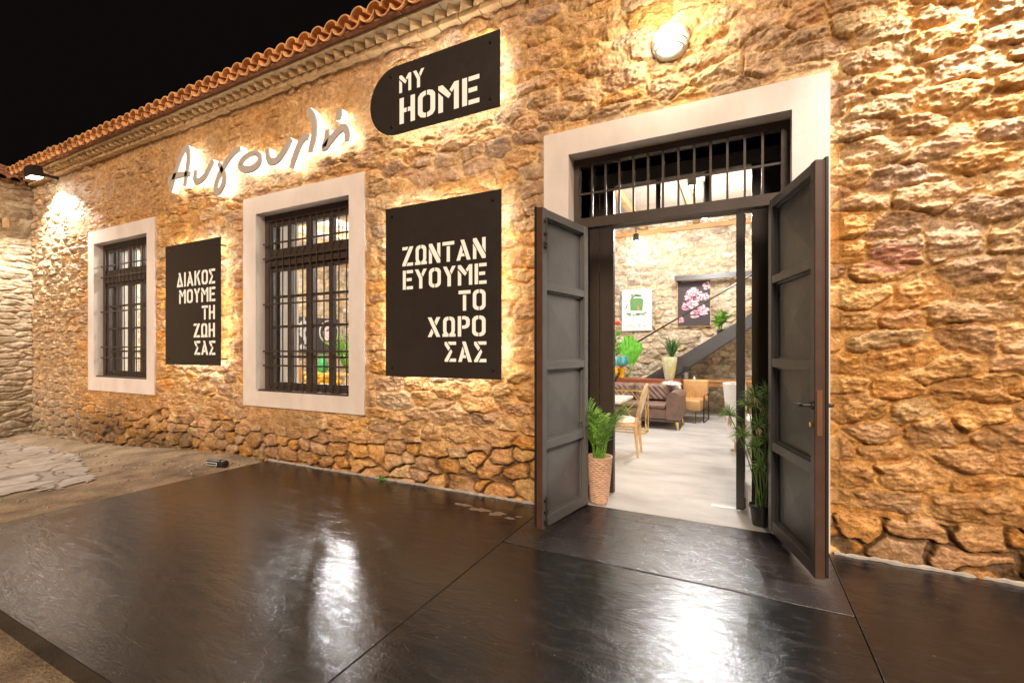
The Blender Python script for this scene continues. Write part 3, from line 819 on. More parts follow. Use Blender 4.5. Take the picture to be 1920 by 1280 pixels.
# ================================================================== GROUND
def ground():
    def gz(x, y):
        base = -0.115 - 0.02 * sst(-5.0, -6.5, x) - 0.135 * sst(-6.0, -11.5, x)
        rise = 0.05 * sst(-1.9, -0.35, y) * sst(-5.0, -5.6, x) * sst(-9.5, -6.5, x)
        edge = 0.055 * sst(-7.4, -5.2, x) * sst(-3.2, -1.6, y)
        return base + rise + edge
    xs = np.concatenate([np.linspace(-80, -16, 12), np.arange(-15.5, -4.0, 0.03), np.linspace(-3.9, 80, 40)])
    ys = np.concatenate([np.linspace(-80, -8, 14), np.arange(-7.7, -4.5, 0.08), np.arange(-4.46, 0.3, 0.025), np.linspace(0.4, 80, 14)])
    x, y = np.meshgrid(xs, ys)
    near = (np.abs(x) < 16) & (np.abs(y) < 8)
    z = gz(x, y) + near * (0.022 * fbm(x * 1.1, y * 1.1, 41, 5) + 0.008 * fbm(x * 6, y * 6, 42, 5))
    # a low rough kerb of old mortar along the foot of the wall
    kb = sst(0.45, 0.0, np.abs(y + 0.14)) * sst(-5.4, -6.0, x)
    z = z + kb * (0.045 + 0.03 * fbm(x * 4, y * 4, 43, 4))
    ind = (x > -5.12) & (y > -2.68); z = np.where(ind, -0.35, z)
    o = grid_object('ground', np.stack([x, y, z], -1), np.ones(x.shape + (3,)) * 0.3, M['sand'])
    o['kind'] = 'structure'
    # flagstones, a sheet lying just above the soil
    xs = np.arange(-14, -6.2, 0.05); ys = np.arange(-7.5, -0.35, 0.05)
    x, y = np.meshgrid(xs, ys)
    z = gz(x, y) + 0.022 * fbm(x * 1.1, y * 1.1, 41, 5) + 0.012 + 0.004 * fbm(x * 3, y * 3, 44, 3)
    xc = x[:-1, :-1]; yc = y[:-1, :-1]
    lim = -6.5 + 0.5 * fbm(xc * 1.1, yc * 1.1, 45, 6, 0.6) - 1.6 * sst(-1.3, -0.7, yc) - 1.5 * sst(-.75, -.45, yc)
    keep = (xc < lim) & (xc > XL)
    o = grid_object('paving', np.stack([x, y, z], -1), np.ones(x.shape + (3,)) * 0.3, M['paving'], keep)
    o['kind'] = 'structure'
ground()
random.seed(12)
gt = MB()
for k in range(260):
    a = random.uniform(0, 6.28); r = abs(random.gauss(0, .16))
    x, y = -6.35 + r * math.cos(a) * 1.5, -2.25 + r * math.sin(a)
    l = random.uniform(.02, .05); d = random.uniform(0, 6.28)
    gt.blade([(x, y, -.11), (x + .01 * math.cos(d), y + .01 * math.sin(d), -.11 + l * .6), (x + .03 * math.cos(d), y + .03 * math.sin(d), -.11 + l)], [.006, .005, .001], (math.sin(d), -math.cos(d), .3))
o = gt.build('grass', M['leaf_pale'], root=(-6.35, -2.25, -.12)); o['kind'] = 'stuff'
o['label'] = 'small patch of grass in the sand beside the platform'; o['category'] = 'grass'

# loose pebbles and crumbs on the sand, thickest along the foot of the wall
random.seed(17); pbm = MB()
for k in range(420):
    x = random.uniform(-11.8, -5.3); y = -.12 - abs(random.gauss(0, .35)) if k % 3 else random.uniform(-2.6, -.2)
    s_ = random.uniform(.006, .018) * (1.6 if random.random() < .08 else 1)
    e0 = len(pbm.v)
    z = -0.115 - 0.02 * float(sst(-5.0, -6.5, np.float64(x))) - 0.135 * float(sst(-6.0, -11.5, np.float64(x))) + 0.05 * float(sst(-1.9, -.35, np.float64(y))) * float(sst(-5.0, -5.6, np.float64(x))) * float(sst(-9.5, -6.5, np.float64(x))) + 0.055 * float(sst(-7.4, -5.2, np.float64(x))) * float(sst(-3.2, -1.6, np.float64(y)))
    z += float(0.022 * fbm(np.array([x * 1.1]), np.array([y * 1.1]), 41, 5)[0])
    pbm.ell((x, y, z + s_ * .45), (s_ * random.uniform(.8, 1.5), s_ * random.uniform(.8, 1.4), s_ * .75), 6, 4)
o = pbm.build('pebbles', M['paving'], root=(-8, -1, -.2)); o['kind'] = 'stuff'; o['label'] = 'loose pebbles and mortar crumbs on the sand along the wall'; o['category'] = 'pebbles'
# deck of dark concrete slabs
dk = MB(); random.seed(4)
g_ = .0022
def slab(x0, x1, y0, y1, mi=0, z1=0.0):
    dk.cur = mi; dk.box(x0, x1, y0, y1, -.30, z1, .003)
slab(-5.165, -1.495 - g_, -2.735, -.012)
slab(-1.495 + g_, .525 - g_, -2.735, -.826)
slab(-1.495 + g_, .525 - g_, -.814, -.004, 1)
slab(-1.29, .315, -.0035, .20, 1, -.0005)
slab(.525 + g_, 4.2, -2.735, -.012)
dk.cur = 2                                                   # chips where the dark coat is gone
for (cx, cy, rx, ry) in ((-2.16, -.30, .075, .035), (-1.97, -.34, .085, .045), (-1.79, -.36, .07, .045), (-1.65, -.40, .035, .03), (-1.60, -.34, .022, .022)):
    n = 22; pts = []
    ph = [random.uniform(0, 6.28) for _ in range(3)]
    for k in range(n):
        a = 2 * math.pi * k / n; rr = 1 + .22 * math.sin(2 * a + ph[0]) + .16 * math.sin(5 * a + ph[1]) + .1 * math.sin(7 * a + ph[2])
        pts.append((cx + rx * rr * math.cos(a), cy + ry * rr * math.sin(a), .0013))
    dk.add(pts, [tuple(range(n))])
o = dk.build('deck', [M['deck'], M['deck_rough'], M['deck_chip']]); o['kind'] = 'structure'
# mortar fillet where the deck meets the wall
for (xa, xb) in ((-5.15, -1.53), (.56, 2.2)):
    fl = MB()
    n = int((xb - xa) / .03); pts = []; rad = []
    for k in range(n + 1):
        x = xa + (xb - xa) * k / n
        pts.append((x, -.006 + random.uniform(-.005, .005), .004 + random.uniform(-.003, .003))); rad.append(.014 + random.uniform(-.005, .006))
    fl.tube(pts, rad, 7)
    fl.build('mortar_fillet', M['thresh'], house, smooth=True)

fo = MB(); fo.box(RX0, RX1, RY0 + .001, RY1, -.1, .0); fo.box(-1.29, .315, .2035, RY0, -.1, .0005)
o = fo.build('floor', M['floor']); o['kind'] = 'structure'

# ================================================================== SIGNS
def poly_o(wd=6.2, gap=.45):
    c = wd / 2; l = [(c - gap / 2, 10), (2.2, 10), (.9, 9.5), (.1, 8.4), (0, 7.6), (0, 2.4), (.1, 1.6), (.9, .5), (2.2, 0), (c - gap / 2, 0),
                     (c - gap / 2, 1.7), (2.4, 1.75), (1.8, 2.2), (1.65, 2.8), (1.65, 7.2), (1.8, 7.8), (2.4, 8.25), (c - gap / 2, 8.3)]
    return [l, [(wd - x, y) for x, y in l][::-1]]
def poly_om(wd=6.4, gap=.45):
    c = wd / 2; l = [(c - gap / 2, 10), (2.3, 10), (1.0, 9.5), (.4, 8.4), (.3, 7.6), (.3, 3.0), (.65, 1.5), (0, 1.5), (0, 0), (c - gap / 2, 0), (c - gap / 2, 1.5), (2.4, 1.9),
                     (1.95, 2.9), (1.95, 7.2), (2.05, 7.7), (2.5, 8.25), (c - gap / 2, 8.3)]
    return [l, [(wd - x, y) for x, y in l][::-1]]
POST = [(0, 0), (1.6, 0), (1.6, 10), (0, 10)]
hl = [(0, 0), (1.6, 0), (1.6, 4.2), (2.65, 4.2), (2.65, 5.8), (1.6, 5.8), (1.6, 10), (0, 10)]
G = {
 'Z': (6, [[(0, 8.4), (0, 10), (3.3, 10), (2.55, 8.4)], [(0, 0), (0, 1.0), (4.1, 10), (6, 10), (6, 9.4), (1.7, 0)], [(2.3, 0), (3.0, 1.6), (6, 1.6), (6, 0)]]),
 'W': (6.4, poly_om()), 'O': (6.2, poly_o()),
 'N': (6, [[(0, 0), (1.6, 0), (1.6, 4.5), (0, 7.6)], [(0, 8.6), (0, 10), (1.7, 10), (6, 1.6), (6, 0), (4.4, 0)], [(4.4, 10), (6, 10), (6, 2.6), (4.4, 5.7)]]),
 'T': (6, [[(0, 8.3), (6, 8.3), (6, 10), (0, 10)], [(2.2, 0), (3.8, 0), (3.8, 7.7), (2.2, 7.7)]]),
 'A': (7, [[(2.0, 10), (3.8, 10), (7, 0), (5.2, 0)], [(0, 0), (1.75, 0), (2.3, 1.9), (4.1, 1.9), (3.65, 3.4), (2.75, 3.4), (3.1, 4.9), (2.3, 7.6)]]),
 'D': (7, [[(2.0, 10), (3.8, 10), (7, 0), (5.2, 0)], [(0, 0), (4.75, 0), (4.25, 1.6), (2.2, 1.6), (3.1, 4.9), (2.3, 7.6)]]),
 'E': (5.6, [POST, [(2.1, 8.4), (5.6, 8.4), (5.6, 10), (2.1, 10)], [(2.1, 4.3), (4.9, 4.3), (4.9, 5.9), (2.1, 5.9)], [(2.1, 0), (5.6, 0), (5.6, 1.6), (2.1, 1.6)]]),
 'Y': (6.4, [[(0, 10), (1.8, 10), (4.0, 5.6), (4.0, 0), (2.3, 0), (2.3, 4.9)], [(3.5, 7.6), (4.3, 6.0), (6.4, 10), (4.65, 10)]]),
 'M': (7, [[(0, 0), (1.6, 0), (1.6, 5.5), (0, 7.6)], [(0, 8.5), (0, 10), (1.5, 10), (4.4, 5.9), (3.5, 4.6)], [(5.4, 0), (7, 0), (7, 10), (5.5, 10), (3.9, 7.6), (4.6, 6.5), (5.4, 7.6)]]),
 'X': (6.4, [[(0, 10), (1.9, 10), (6.4, 0), (4.5, 0)], [(4.5, 10), (6.4, 10), (4.4, 5.8), (3.5, 7.8)], [(0, 0), (1.9, 0), (2.9, 2.2), (2.0, 4.2)]]),
 'P': (5.7, [POST, [(2.1, 10), (3.5, 10), (5.0, 9.4), (5.7, 8.2), (5.7, 5.6), (5.0, 4.4), (3.5, 3.8), (2.1, 3.8), (2.1, 5.4), (3.3, 5.4), (4.0, 6.1), (4.0, 7.7), (3.3, 8.4), (2.1, 8.4)]]),
 'S': (6, [[(0, 9.9), (0, 8.4), (2.0, 5.5), (2.9, 6.9), (1.0, 9.9)], [(1.55, 10), (6, 10), (6, 8.4), (2.6, 8.4)], [(0, 0), (0, .9), (2.4, 4.9), (3.3, 6.2), (4.0, 5.0), (1.7, 0)], [(2.3, 0), (3.2, 1.6), (6, 1.6), (6, 0)]]),
 'I': (1.7, [POST]),
 'K': (6.3, [POST, [(2.1, 4.6), (2.1, 6.9), (4.3, 10), (6.1, 10), (3.0, 5.4)], [(2.9, 4.3), (4.0, 6.0), (6.3, 0), (4.5, 0)]]),
 'H': (5.8, [hl, [(5.8 - x, y) for x, y in hl][::-1]]),
}
def text_polys(txt, x0, x1, z0, z1):
    gap = 1.15; tot = sum(G[c][0] for c in txt) + gap * (len(txt) - 1)
    sx = (x1 - x0) / tot; sz = (z1 - z0) / 10; x = 0; out = []
    for c in txt:
        for p in G[c][1]: out.append([(x0 + (x + a) * sx, z0 + b_ * sz) for a, b_ in p])
        x += G[c][0] + gap
    return out

def wall_sign(outline, lines, bolts, label, cxz, strips):
    yf = -.095; th = .006
    root = thing('wall_sign', label, 'sign', (cxz[0], 0, cxz[1]), None)
    MB().prism(outline, yf, yf + th).build('panel', M['sign'], root)
    for (txt, x0, x1, z0, z1) in lines:
        for c_poly in [text_polys(txt, x0, x1, z0, z1)]:
            mb = MB()
            for p in c_poly: mb.prism(p, yf - .0015, yf + .002)
            mb.build('lettering', M['letter_light'], root)
    for (bx, bz) in bolts:
        mb = MB(); mb.tube([(bx, yf, bz), (bx, yf - .012, bz)], [.016, .013], 14); mb.tube([(bx, yf + th, bz), (bx, .05, bz)], .010, 8)
        mb.build('standoff_bolt', M['sign_edge'], root, smooth=True)
    mb = MB()                                               # led strips on the back of the panel
    for (xa, za, xb, zb) in strips:
        if abs(xb - xa) > abs(zb - za): mb.box(xa, xb, yf + th + .001, yf + th + .011, za - .005, za + .005)
        else: mb.box(xa - .005, xa + .005, yf + th + .001, yf + th + .011, za, zb)
    mb.build('led_strip', M['led'], root)
    return root
def rect_sign(x0, x1, z0, z1, lines, label):
    i = .045; b_ = .085
    return wall_sign([(x0, z0), (x1, z0), (x1, z1), (x0, z1)], lines, [(x0 + b_, z0 + b_), (x1 - b_, z0 + b_), (x1 - b_, z1 - b_), (x0 + b_, z1 - b_)], label, ((x0 + x1) / 2, (z0 + z1) / 2),
                     [(x0 + i + .02, z0 + i, x1 - i - .02, z0 + i), (x0 + i + .02, z1 - i, x1 - i - .02, z1 - i), (x0 + i, z0 + i + .02, x0 + i, z1 - i - .02), (x1 - i, z0 + i + .02, x1 - i, z1 - i - .02)])
rect_sign(-3.219, -1.889, 1.086, 2.777, [('ZWNTAN', -3.003, -2.050, 2.180, 2.369), ('EYOYME', -2.997, -2.040, 1.948, 2.136), ('TO', -2.339, -2.050, 1.713, 1.900),
          ('XWPO', -2.692, -2.050, 1.475, 1.663), ('SAS', -2.495, -2.042, 1.240, 1.428)], 'large dark backlit panel beside the door with five lines of cut out Greek capitals')
rect_sign(-7.267, -5.981, 1.148, 2.808, [('DIAKOS', -6.982, -6.101, 2.216, 2.411), ('MOYME', -6.922, -6.096, 1.986, 2.174), ('TH', -6.392, -6.106, 1.752, 1.937),
          ('ZWH', -6.577, -6.106, 1.518, 1.704), ('SAS', -6.561, -6.096, 1.286, 1.472)], 'dark backlit panel between the two barred windows with Greek capitals')
zr = (4.196 - 3.508) / 2; zc = 3.852; xl = -3.428 + zr
ol = [(-1.903, 3.508), (-1.903, 4.196)] + [(xl + zr * math.cos(R(a)), zc + zr * math.sin(R(a))) for a in range(90, 271, 6)]
arc = [(xl + (zr - .045) * math.cos(R(a)), zc + (zr - .045) * math.sin(R(a))) for a in range(90, 271, 15)]
ms = wall_sign(ol, [('MY', -3.042, -2.735, 3.910, 4.083), ('HOME', -3.039, -2.115, 3.600, 3.856)], [(-3.15, 4.109), (-3.14, 3.596), (-2.0, 4.11), (-2.0, 3.607)],
          'dark backlit panel with rounded left end reading MY HOME under the eave', (-2.6, 3.85),
          [(xl, 3.553, -1.96, 3.553), (xl, 4.151, -1.96, 4.151), (-1.948, 3.57, -1.948, 4.13)])
mb = MB(); mb.tube([(x, -.083, z) for x, z in arc], .005, 4); mb.build('led_strip', M['led'], ms)

# script lettering: channel letters on spacers, lit from behind
def cr(pts, n=5):
    P_ = [Vector((p[0], p[1], 0)) for p in pts]; out = []
    Q = [P_[0] * 2 - P_[1]] + P_ + [P_[-1] * 2 - P_[-2]]
    for i in range(1, len(Q) - 2):
        for k in range(n):
            t = k / n; a, b_, c_, d = Q[i - 1:i + 3]
            out.append(0.5 * ((2 * b_) + (c_ - a) * t + (2 * a - 5 * b_ + 4 * c_ - d) * t * t + (3 * b_ - a - 3 * c_ + d) * t ** 3))
    out.append(P_[-1]); return [(p.x, p.y) for p in out]
def ribbon(path, hw):
    L_ = []; R_ = []; n = len(path)
    for i in range(n):
        a = Vector(path[max(0, i - 1)]); b_ = Vector(path[min(n - 1, i + 1)]); t = (b_ - a); t = t.normalized() if t.length > 1e-9 else Vector((1, 0))
        k = hw * min(1, .72 + .5 * min(i, n - 1 - i) / max(1, n) * 2)
        nn = Vector((-t.y, t.x)) * k; p = Vector(path[i]); L_.append(tuple(p + nn)); R_.append(tuple(p - nn))
    return L_, R_
def stroke(mb, path, hw, y0, y1, bev=.012):
    """a rounded bar following a path in x,z: flat front at y0, back at y1"""
    L_, R_ = ribbon(path, hw); Li, Ri = ribbon(path, hw - bev); n = len(path); vs = []; fs = []
    for i in range(n):
        vs += [(L_[i][0], y1, L_[i][1]), (L_[i][0], y0 + bev, L_[i][1]), (Li[i][0], y0, Li[i][1]), (Ri[i][0], y0, Ri[i][1]), (R_[i][0], y0 + bev, R_[i][1]), (R_[i][0], y1, R_[i][1])]
    for i in range(n - 1):
        for k in range(6):
            k2 = (k + 1) % 6; fs.append((i * 6 + k, i * 6 + k2, (i + 1) * 6 + k2, (i + 1) * 6 + k))
    fs.append((0, 5, 4, 3, 2, 1)); e_ = (n - 1) * 6; fs.append(tuple(e_ + k for k in range(6)))
    mb.add(vs, fs)
def unproj(px, py, Y):                                       # sizes taken from the photo, laid on the plane of the letters
    th = math.atan(427 / 853.); c_, s_ = math.cos(th), math.sin(th)
    u = (px - 960) / 853.; v = -(py - 656) / 853.
    t = (Y + 3.6585) / (s_ * u + c_)
    return ((c_ * u - s_) * t, 1.35 + v * t)
SC = [
 ('alpha', [[(92, 905), (130, 770), (180, 612), (222, 515), (250, 497), (262, 540), (262, 620), (245, 740), (228, 855)], [(82, 818), (100, 778), (180, 748), (285, 737)]]),
 ('upsilon', [[(335, 700), (326, 780), (350, 812), (415, 765), (465, 680), (500, 612)]]),
 ('gamma', [[(757, 497), (700, 535), (635, 610), (575, 715), (530, 830), (526, 900), (558, 900), (595, 830), (604, 750), (580, 690), (548, 640)]]),
 ('omicron', [[(905, 540), (940, 575), (932, 630), (880, 680), (810, 695), (755, 665), (778, 605), (840, 556), (905, 540)]]),
 ('upsilon', [[(1012, 500), (1016, 575), (1045, 622), (1105, 605), (1170, 525), (1215, 450), (1240, 405)]]),
 ('lambda', [[(1240, 688), (1268, 585), (1320, 455), (1372, 388), (1410, 395)], [(1400, 128), (1438, 185), (1458, 280), (1452, 385), (1432, 465), (1418, 535)]]),
 ('eta', [[(1582, 318), (1575, 400), (1552, 490), (1605, 425), (1680, 335), (1735, 300), (1765, 345), (1766, 430)], [(1697, 122), (1680, 230)]]),
]
sg = thing('script_sign', 'white backlit handwritten Greek script lettering on the wall above the middle window', 'sign', (-5.4, 0, 3.75))
for nm, strokes in SC:
    mb = MB(); lb = MB(); sd = MB()
    for st in strokes:
        pts = [unproj(300 + a / 5.0526, 180 + b_ / 5.0526, -.140) for a, b_ in st]
        pth = cr(pts, 4)
        hw = .047
        stroke(mb, pth, hw, -.140, -.125, .008)
        stroke(sd, pth, hw - .001, -.1245, -.05, .001)
        stroke(lb, pth[::2] if len(pth) % 2 else pth[::2] + [pth[-1]], hw - .012, -.0495, -.044, .001)
    lt = mb.build('letter', M['script_face'], sg, smooth=True)
    sd.build('side', M['script_side'], lt, smooth=True)
    lb.build('back_light', M['led_script'], lt)

# ================================================================== LAMPS
bl = thing('bulkhead_lamp', 'round caged bulkhead wall lamp glowing above the door', 'lamp', (-.475, 0, 3.70))
def lampmb(): m_ = MB(); m_.T = Matrix.Translation((-.475, .03, 3.70)) @ Matrix.Rotation(R(90), 4, 'X'); return m_
m_ = lampmb(); m_.lathe([(.135, 0), (.14, .02), (.138, .05), (.128, .062), (.118, .064), (.118, .05)], seg=36); m_.build('base', M['lamp_body'], bl, smooth=True)
m_ = lampmb(); m_.lathe([(.116, .045), (.114, .075), (.104, .105), (.082, .128), (.05, .141), (.012, .145)], seg=32); m_.build('globe', M['bulb'], bl, smooth=True)
m_ = MB()
for (z_, r_) in ((-.035, .118), (.02, .121), (-.075, .10)):
    pts = []
    for k in range(17):
        a = R(-90 + 180 * k / 16); w_ = math.sqrt(max(0.0, .127 ** 2 - z_ * z_))
        pts.append((-.475 + w_ * math.sin(a), -.03 - .122 * math.cos(a) * (w_ / .127) ** .8, 3.70 + z_))
    m_.tube(pts, .0065, 6)
m_.build('guard', M['lamp_body'], bl, smooth=True)
lamp('bulkhead_light', 'POINT', (-.475, -.21, 3.70), bl, 14, (1.0, 0.89, 0.70), shadow_soft_size=.09)

def flood(loc, label, energy, rx=0.0, ry=0.0, size=125):
    x, y, z = loc
    t = thing('flood_light', label, 'floodlight', loc, 'floodlights on wall arms')
    m_ = MB(); m_.box(x - .02, x + .02, y + .06, .05, z + .05, z + .09); m_.box(x - .05, x + .05, .03, .06, z + .0, z + .14, .005); m_.build('arm', M['black'], t)
    m_ = MB(); m_.at(loc, rx=rx)
    m_.box(-.13, .13, -.085, .085, -.012, .15, .008)
    for k in range(7): m_.box(-.12 + k * .037, -.108 + k * .037, -.07, .07, .15, .175)
    m_.build('housing', M['black'], t)
    m_ = MB(); m_.at(loc, rx=rx); m_.box(-.118, .118, -.073, .073, -.019, -.013); m_.build('lens', M['floodface'], t)
    lamp('flood_lamp', 'SPOT', (x, y, z - .05), t, energy, COOL, spot_size=R(size), spot_blend=.55, shadow_soft_size=.05, rot=(rx, ry, 0))
    return t
flood((-10.97, -.30, 4.36), 'black floodlight on a wall arm at the left end of the eave', 300, R(6), R(-6), 122)
flood((1.85, -.52, 4.36), 'black floodlight on a wall arm right of the door', 270, R(4))

# small black lamp lying at the deck corner
c0 = (-5.50, -.42, .018)
gl = thing('ground_lamp', 'small black cylinder lying on the sand at the corner of the dark platform', 'ground lamp', c0)
m_ = MB(); m_.at(c0, rz=R(8), ry=R(90)); m_.lathe([(.03, -.14), (.042, -.13), (.044, .06), (.036, .065), (.036, .08), (.044, .085), (.044, .13), (.03, .14)], seg=20); m_.build('body', M['black'], gl, smooth=True)
m_ = MB(); m_.at(c0, rz=R(8)); m_.box(-.115, .045, -.047, -.0445, -.016, .018); m_.build('label_plate', M['paper'], gl)
m_ = MB(); m_.at(c0, rz=R(8)); m_.box(-.108, .038, -.0478, -.0472, -.010, .012); m_.build('plate_face', M['black'], gl)

# ceiling spots in the room
def spot(loc, label, energy):
    x, y, z = loc
    t = thing('ceiling_spot', label, 'spotlight', loc, 'ceiling spots in the room')
    m_ = MB(); m_.lathe([(.055, z + .16), (.062, z + .15), (.062, z + .0), (.05, z - .004)], x, y, 16); m_.tube([(x, y, z + .16), (x, y, RZ - .003)], .012, 8); m_.build('housing', M['black'], t, smooth=True)
    m_ = MB(); m_.lathe([(.046, z - .012), (.048, z - .006)], x, y, 16); m_.build('lens', M['spotface'], t)
    lamp('spot_lamp', 'POINT', (x, y, z - .11), t, energy, (1.0, 0.965, 0.93), shadow_soft_size=.085)
    return t
spot((-.56, 5.0, 3.67), 'bright ceiling spot seen just under the fanlight', 135)
spot((-.63, 3.5, 3.75), 'bright ceiling spot seen through the fanlight', 140)
spot((-2.09, 6.75, 3.80), 'ceiling spot close to the back stone wall washing it with light', 12)
spot((-6.85, 2.1, 3.7), 'ceiling spot in the room behind the middle window', 160)
spot((-8.55, 4.3, 3.72), 'ceiling spot deep in the room between the windows', 170)
spot((-10.3, 2.4, 3.7), 'ceiling spot in the room behind the far left window', 170)

# ================================================================== PLANTS AT THE DOOR
def frond(mb, base, az, L_, lean, n=15, lw=.011, ll=.13):
    """a pinnate palm frond: arched rachis with two rows of narrow leaflets"""
    d = Vector((math.cos(az), math.sin(az), 0)); up = Vector((0, 0, 1)); b = Vector(base)
    p2 = b + d * (L_ * lean) + up * (L_ * (1.0 - lean * .55)); p1 = b + up * (L_ * .62) + d * (L_ * lean * .22)
    pts = [Vector(p) for p in bez(b, p1, p2, n)]
    mb.tube([tuple(p) for p in pts], [.0045 * (1 - .7 * k / n) for k in range(n + 1)], 5)
    sd = d.cross(up)
    for k in range(int(n * .28), n + 1):
        t = k / n; T_ = (pts[min(k + 1, n)] - pts[max(k - 1, 0)]).normalized()
        l = ll * (.55 + .6 * math.sin(math.pi * min(1, t * .9 + .08))) * random.uniform(.85, 1.15)
        for s in (-1, 1):
            o = (sd * s * .75 + T_ * .75 + up * .12 + Vector([random.uniform(-.12, .12) for _ in range(3)])).normalized()
            p = pts[k]; q = p + o * l * .55; r = p + o * l + Vector((0, 0, -l * .22))
            mb.blade([tuple(p), tuple(q), tuple(r)], [lw * .55, lw, .0015], tuple(T_.cross(o) + Vector((0, 0, .3))))

random.seed(21)
pc = (-1.11, .275, 0)
pp = thing('potted_palm', 'bright green potted palm in a tall woven wicker planter by the left door leaf', 'plant', pc)
m_ = MB(); prof = [(.062, .002), (.070, .01)]
for k in range(23):
    z = .02 + k * .0168; r_ = .072 + .038 * (z / .41)
    prof += [(r_ + .005, z + .004), (r_ + .006, z + .010), (r_ - .001, z + .0155)]
prof += [(.118, .408), (.118, .418), (.104, .418), (.100, .40), (.098, .37)]
m_.lathe(prof, pc[0], pc[1], 48)
# woven strands: every other rib of the lathe pushed in and out
vv = []
for i, (x, y, z) in enumerate(m_.v):
    k = i % 48; row = i // 48
    s = 1 + (.035 if (k // 2 + row // 3) % 2 == 0 else -.02) * (0.02 < z < .40)
    vv.append((pc[0] + (x - pc[0]) * s, pc[1] + (y - pc[1]) * s, z))
m_.v = vv
m_.build('planter', M['wicker'], pp)
m_ = MB(); m_.lathe([(.02, .37), (.097, .372), (.02, .385)], pc[0], pc[1], 20); m_.build('soil', M['soil'], pp)
m_ = MB()
for k in range(15):
    a = k * 2.4; r_ = random.uniform(.01, .05)
    frond(m_, (pc[0] + r_ * math.cos(a), pc[1] + r_ * math.sin(a), .38), a + random.uniform(-.4, .4), random.uniform(.40, .60), random.uniform(.12, .50), 17, .0095, .15)
m_.build('fronds', M['leaf'], pp)

random.seed(33)
gc = (.145, .345, 0)
pg = thing('papyrus_plant', 'umbrella papyrus with drooping dry leaves in a small black plastic pot', 'plant', gc)
m_ = MB(); m_.lathe([(.055, .002), (.060, .006), (.076, .135), (.084, .137), (.084, .158), (.077, .158), (.074, .14)], gc[0], gc[1], 28); m_.build('pot', M['potblack'], pg, smooth=True)
m_ = MB(); m_.lathe([(.02, .125), (.073, .128), (.02, .14)], gc[0], gc[1], 18); m_.build('soil', M['soil'], pg)
tufts = [(.10, .30, 1.00), (.16, .33, .93), (-.075, .25, .845), (.215, .36, .83), (.13, .28, .77), (.02, .24, .70), (.20, .30, .66), (.105, .29, .60), (.15, .27, .47), (.06, .31, .92), (.19, .40, 1.02), (.23, .33, .5)]
st = MB(); tf = MB(); dr = MB()
for (x, y, z) in tufts:
    b = (gc[0] + random.uniform(-.04, .04), gc[1] + random.uniform(-.04, .04), .13)
    st.tube(bez(b, (b[0] * .7 + x * .3, b[1] * .7 + y * .3, z * .65), (x, y, z), 8), .004, 5)
    for k in range(95):
        a = random.uniform(0, 6.28); el = random.uniform(-.25, 1.35); l = random.uniform(.07, .135)
        d = Vector((math.cos(a) * math.cos(el), math.sin(a) * math.cos(el), math.sin(el)))
        p = Vector((x, y, z)); q = p + d * l * .55; r_ = p + d * l + Vector((0, 0, -l * .30 * math.cos(el)))
        tf.blade([tuple(p), tuple(q), tuple(r_)], [.0025, .0048, .001], tuple(d.cross(Vector((random.random() - .5, random.random() - .5, .3)))))
    if random.random() < .75:
        for k in range(9):
            a = random.uniform(0, 6.28); l = random.uniform(.03, .08)
            p = Vector((x, y, z - .012)); d = Vector((math.cos(a), math.sin(a), 0))
            dr.blade([tuple(p), tuple(p + d * .022 + Vector((0, 0, -l * .4))), tuple(p + d * .018 + Vector((random.uniform(-.01, .01), 0, -l)))], [.006, .014, .004], tuple(d))
st.build('stems', M['leaf_pale'], pg); tf.build('tufts', M['leaf_pale'], pg); dr.build('dry_leaves', M['dry'], pg)

wc = (-3.32, -.045, 0)
wd = MB(); random.seed(2)
for k in range(30):
    a = random.uniform(0, 6.28); l = random.uniform(.03, .085); e_ = random.uniform(.3, 1.3)
    d = Vector((math.cos(a) * math.cos(e_), math.sin(a) * math.cos(e_) - .15, math.sin(e_))); p = Vector(wc) + Vector((random.uniform(-.015, .015), 0, .003))
    wd.blade([tuple(p), tuple(p + d * l * .6), tuple(p + d * l + Vector((0, 0, -.015)))], [.003, .007, .001], tuple(d.cross(Vector((.2, .1, 1)))))
o = wd.build('weed', M['leaf'], root=wc); o['label'] = 'tiny bright green weed growing from the joint at the foot of the wall'; o['category'] = 'weed'

# ================================================================== THE ROOM
pb = MB(); pb.box(-.222, -.03, .625, .70, .0015, .0035); o = pb.build('paper_sheet', M['paper'], root=(-.12, .66, 0)); o['label'] = 'small white sheet lying on the pale floor at the foot of the glass door'; o['category'] = 'paper'

# oval backed dining chair, seen from its side, facing left
cc = (-1.38, 2.30, 0)
ch = thing('dining_chair', 'carved pale wood dining chair with oval padded back beside the marble table', 'chair', cc)
def T_chair(): m_ = MB(); m_.T = Matrix.Translation(cc) @ Matrix.Rotation(R(4), 4, 'Z'); return m_      # local: faces -x
fr = T_chair()
for (x, y) in ((.205, -.175), (.205, .175)):
    leg = T_chair(); leg.tube([(x - .01, y, .42), (x - .005, y, .36), (x + .005, y, .2), (x + .025, y, 0)], [.024, .026, .019, .013], 10); leg.build('leg', M['wood_pale'], ch, smooth=True)
for (x, y) in ((-.20, -.21), (-.20, .21)):
    leg = T_chair(); leg.tube([(x, y, .42), (x, y, .36), (x, y, .2), (x, y, 0)], [.026, .028, .018, .013], 10); leg.build('leg', M['wood_pale'], ch, smooth=True)
fr.tube([(-.22, -.22, .40), (-.23, .22, .40)], .026, 8); fr.tube([(.2, -.19, .40), (.2, .19, .40)], .026, 8)
fr.tube([(-.22, -.21, .40), (.2, -.19, .40)], .026, 8); fr.tube([(-.22, .21, .40), (.2, .19, .40)], .026, 8)
fr.build('seat_frame', M['wood_pale'], ch, smooth=True)
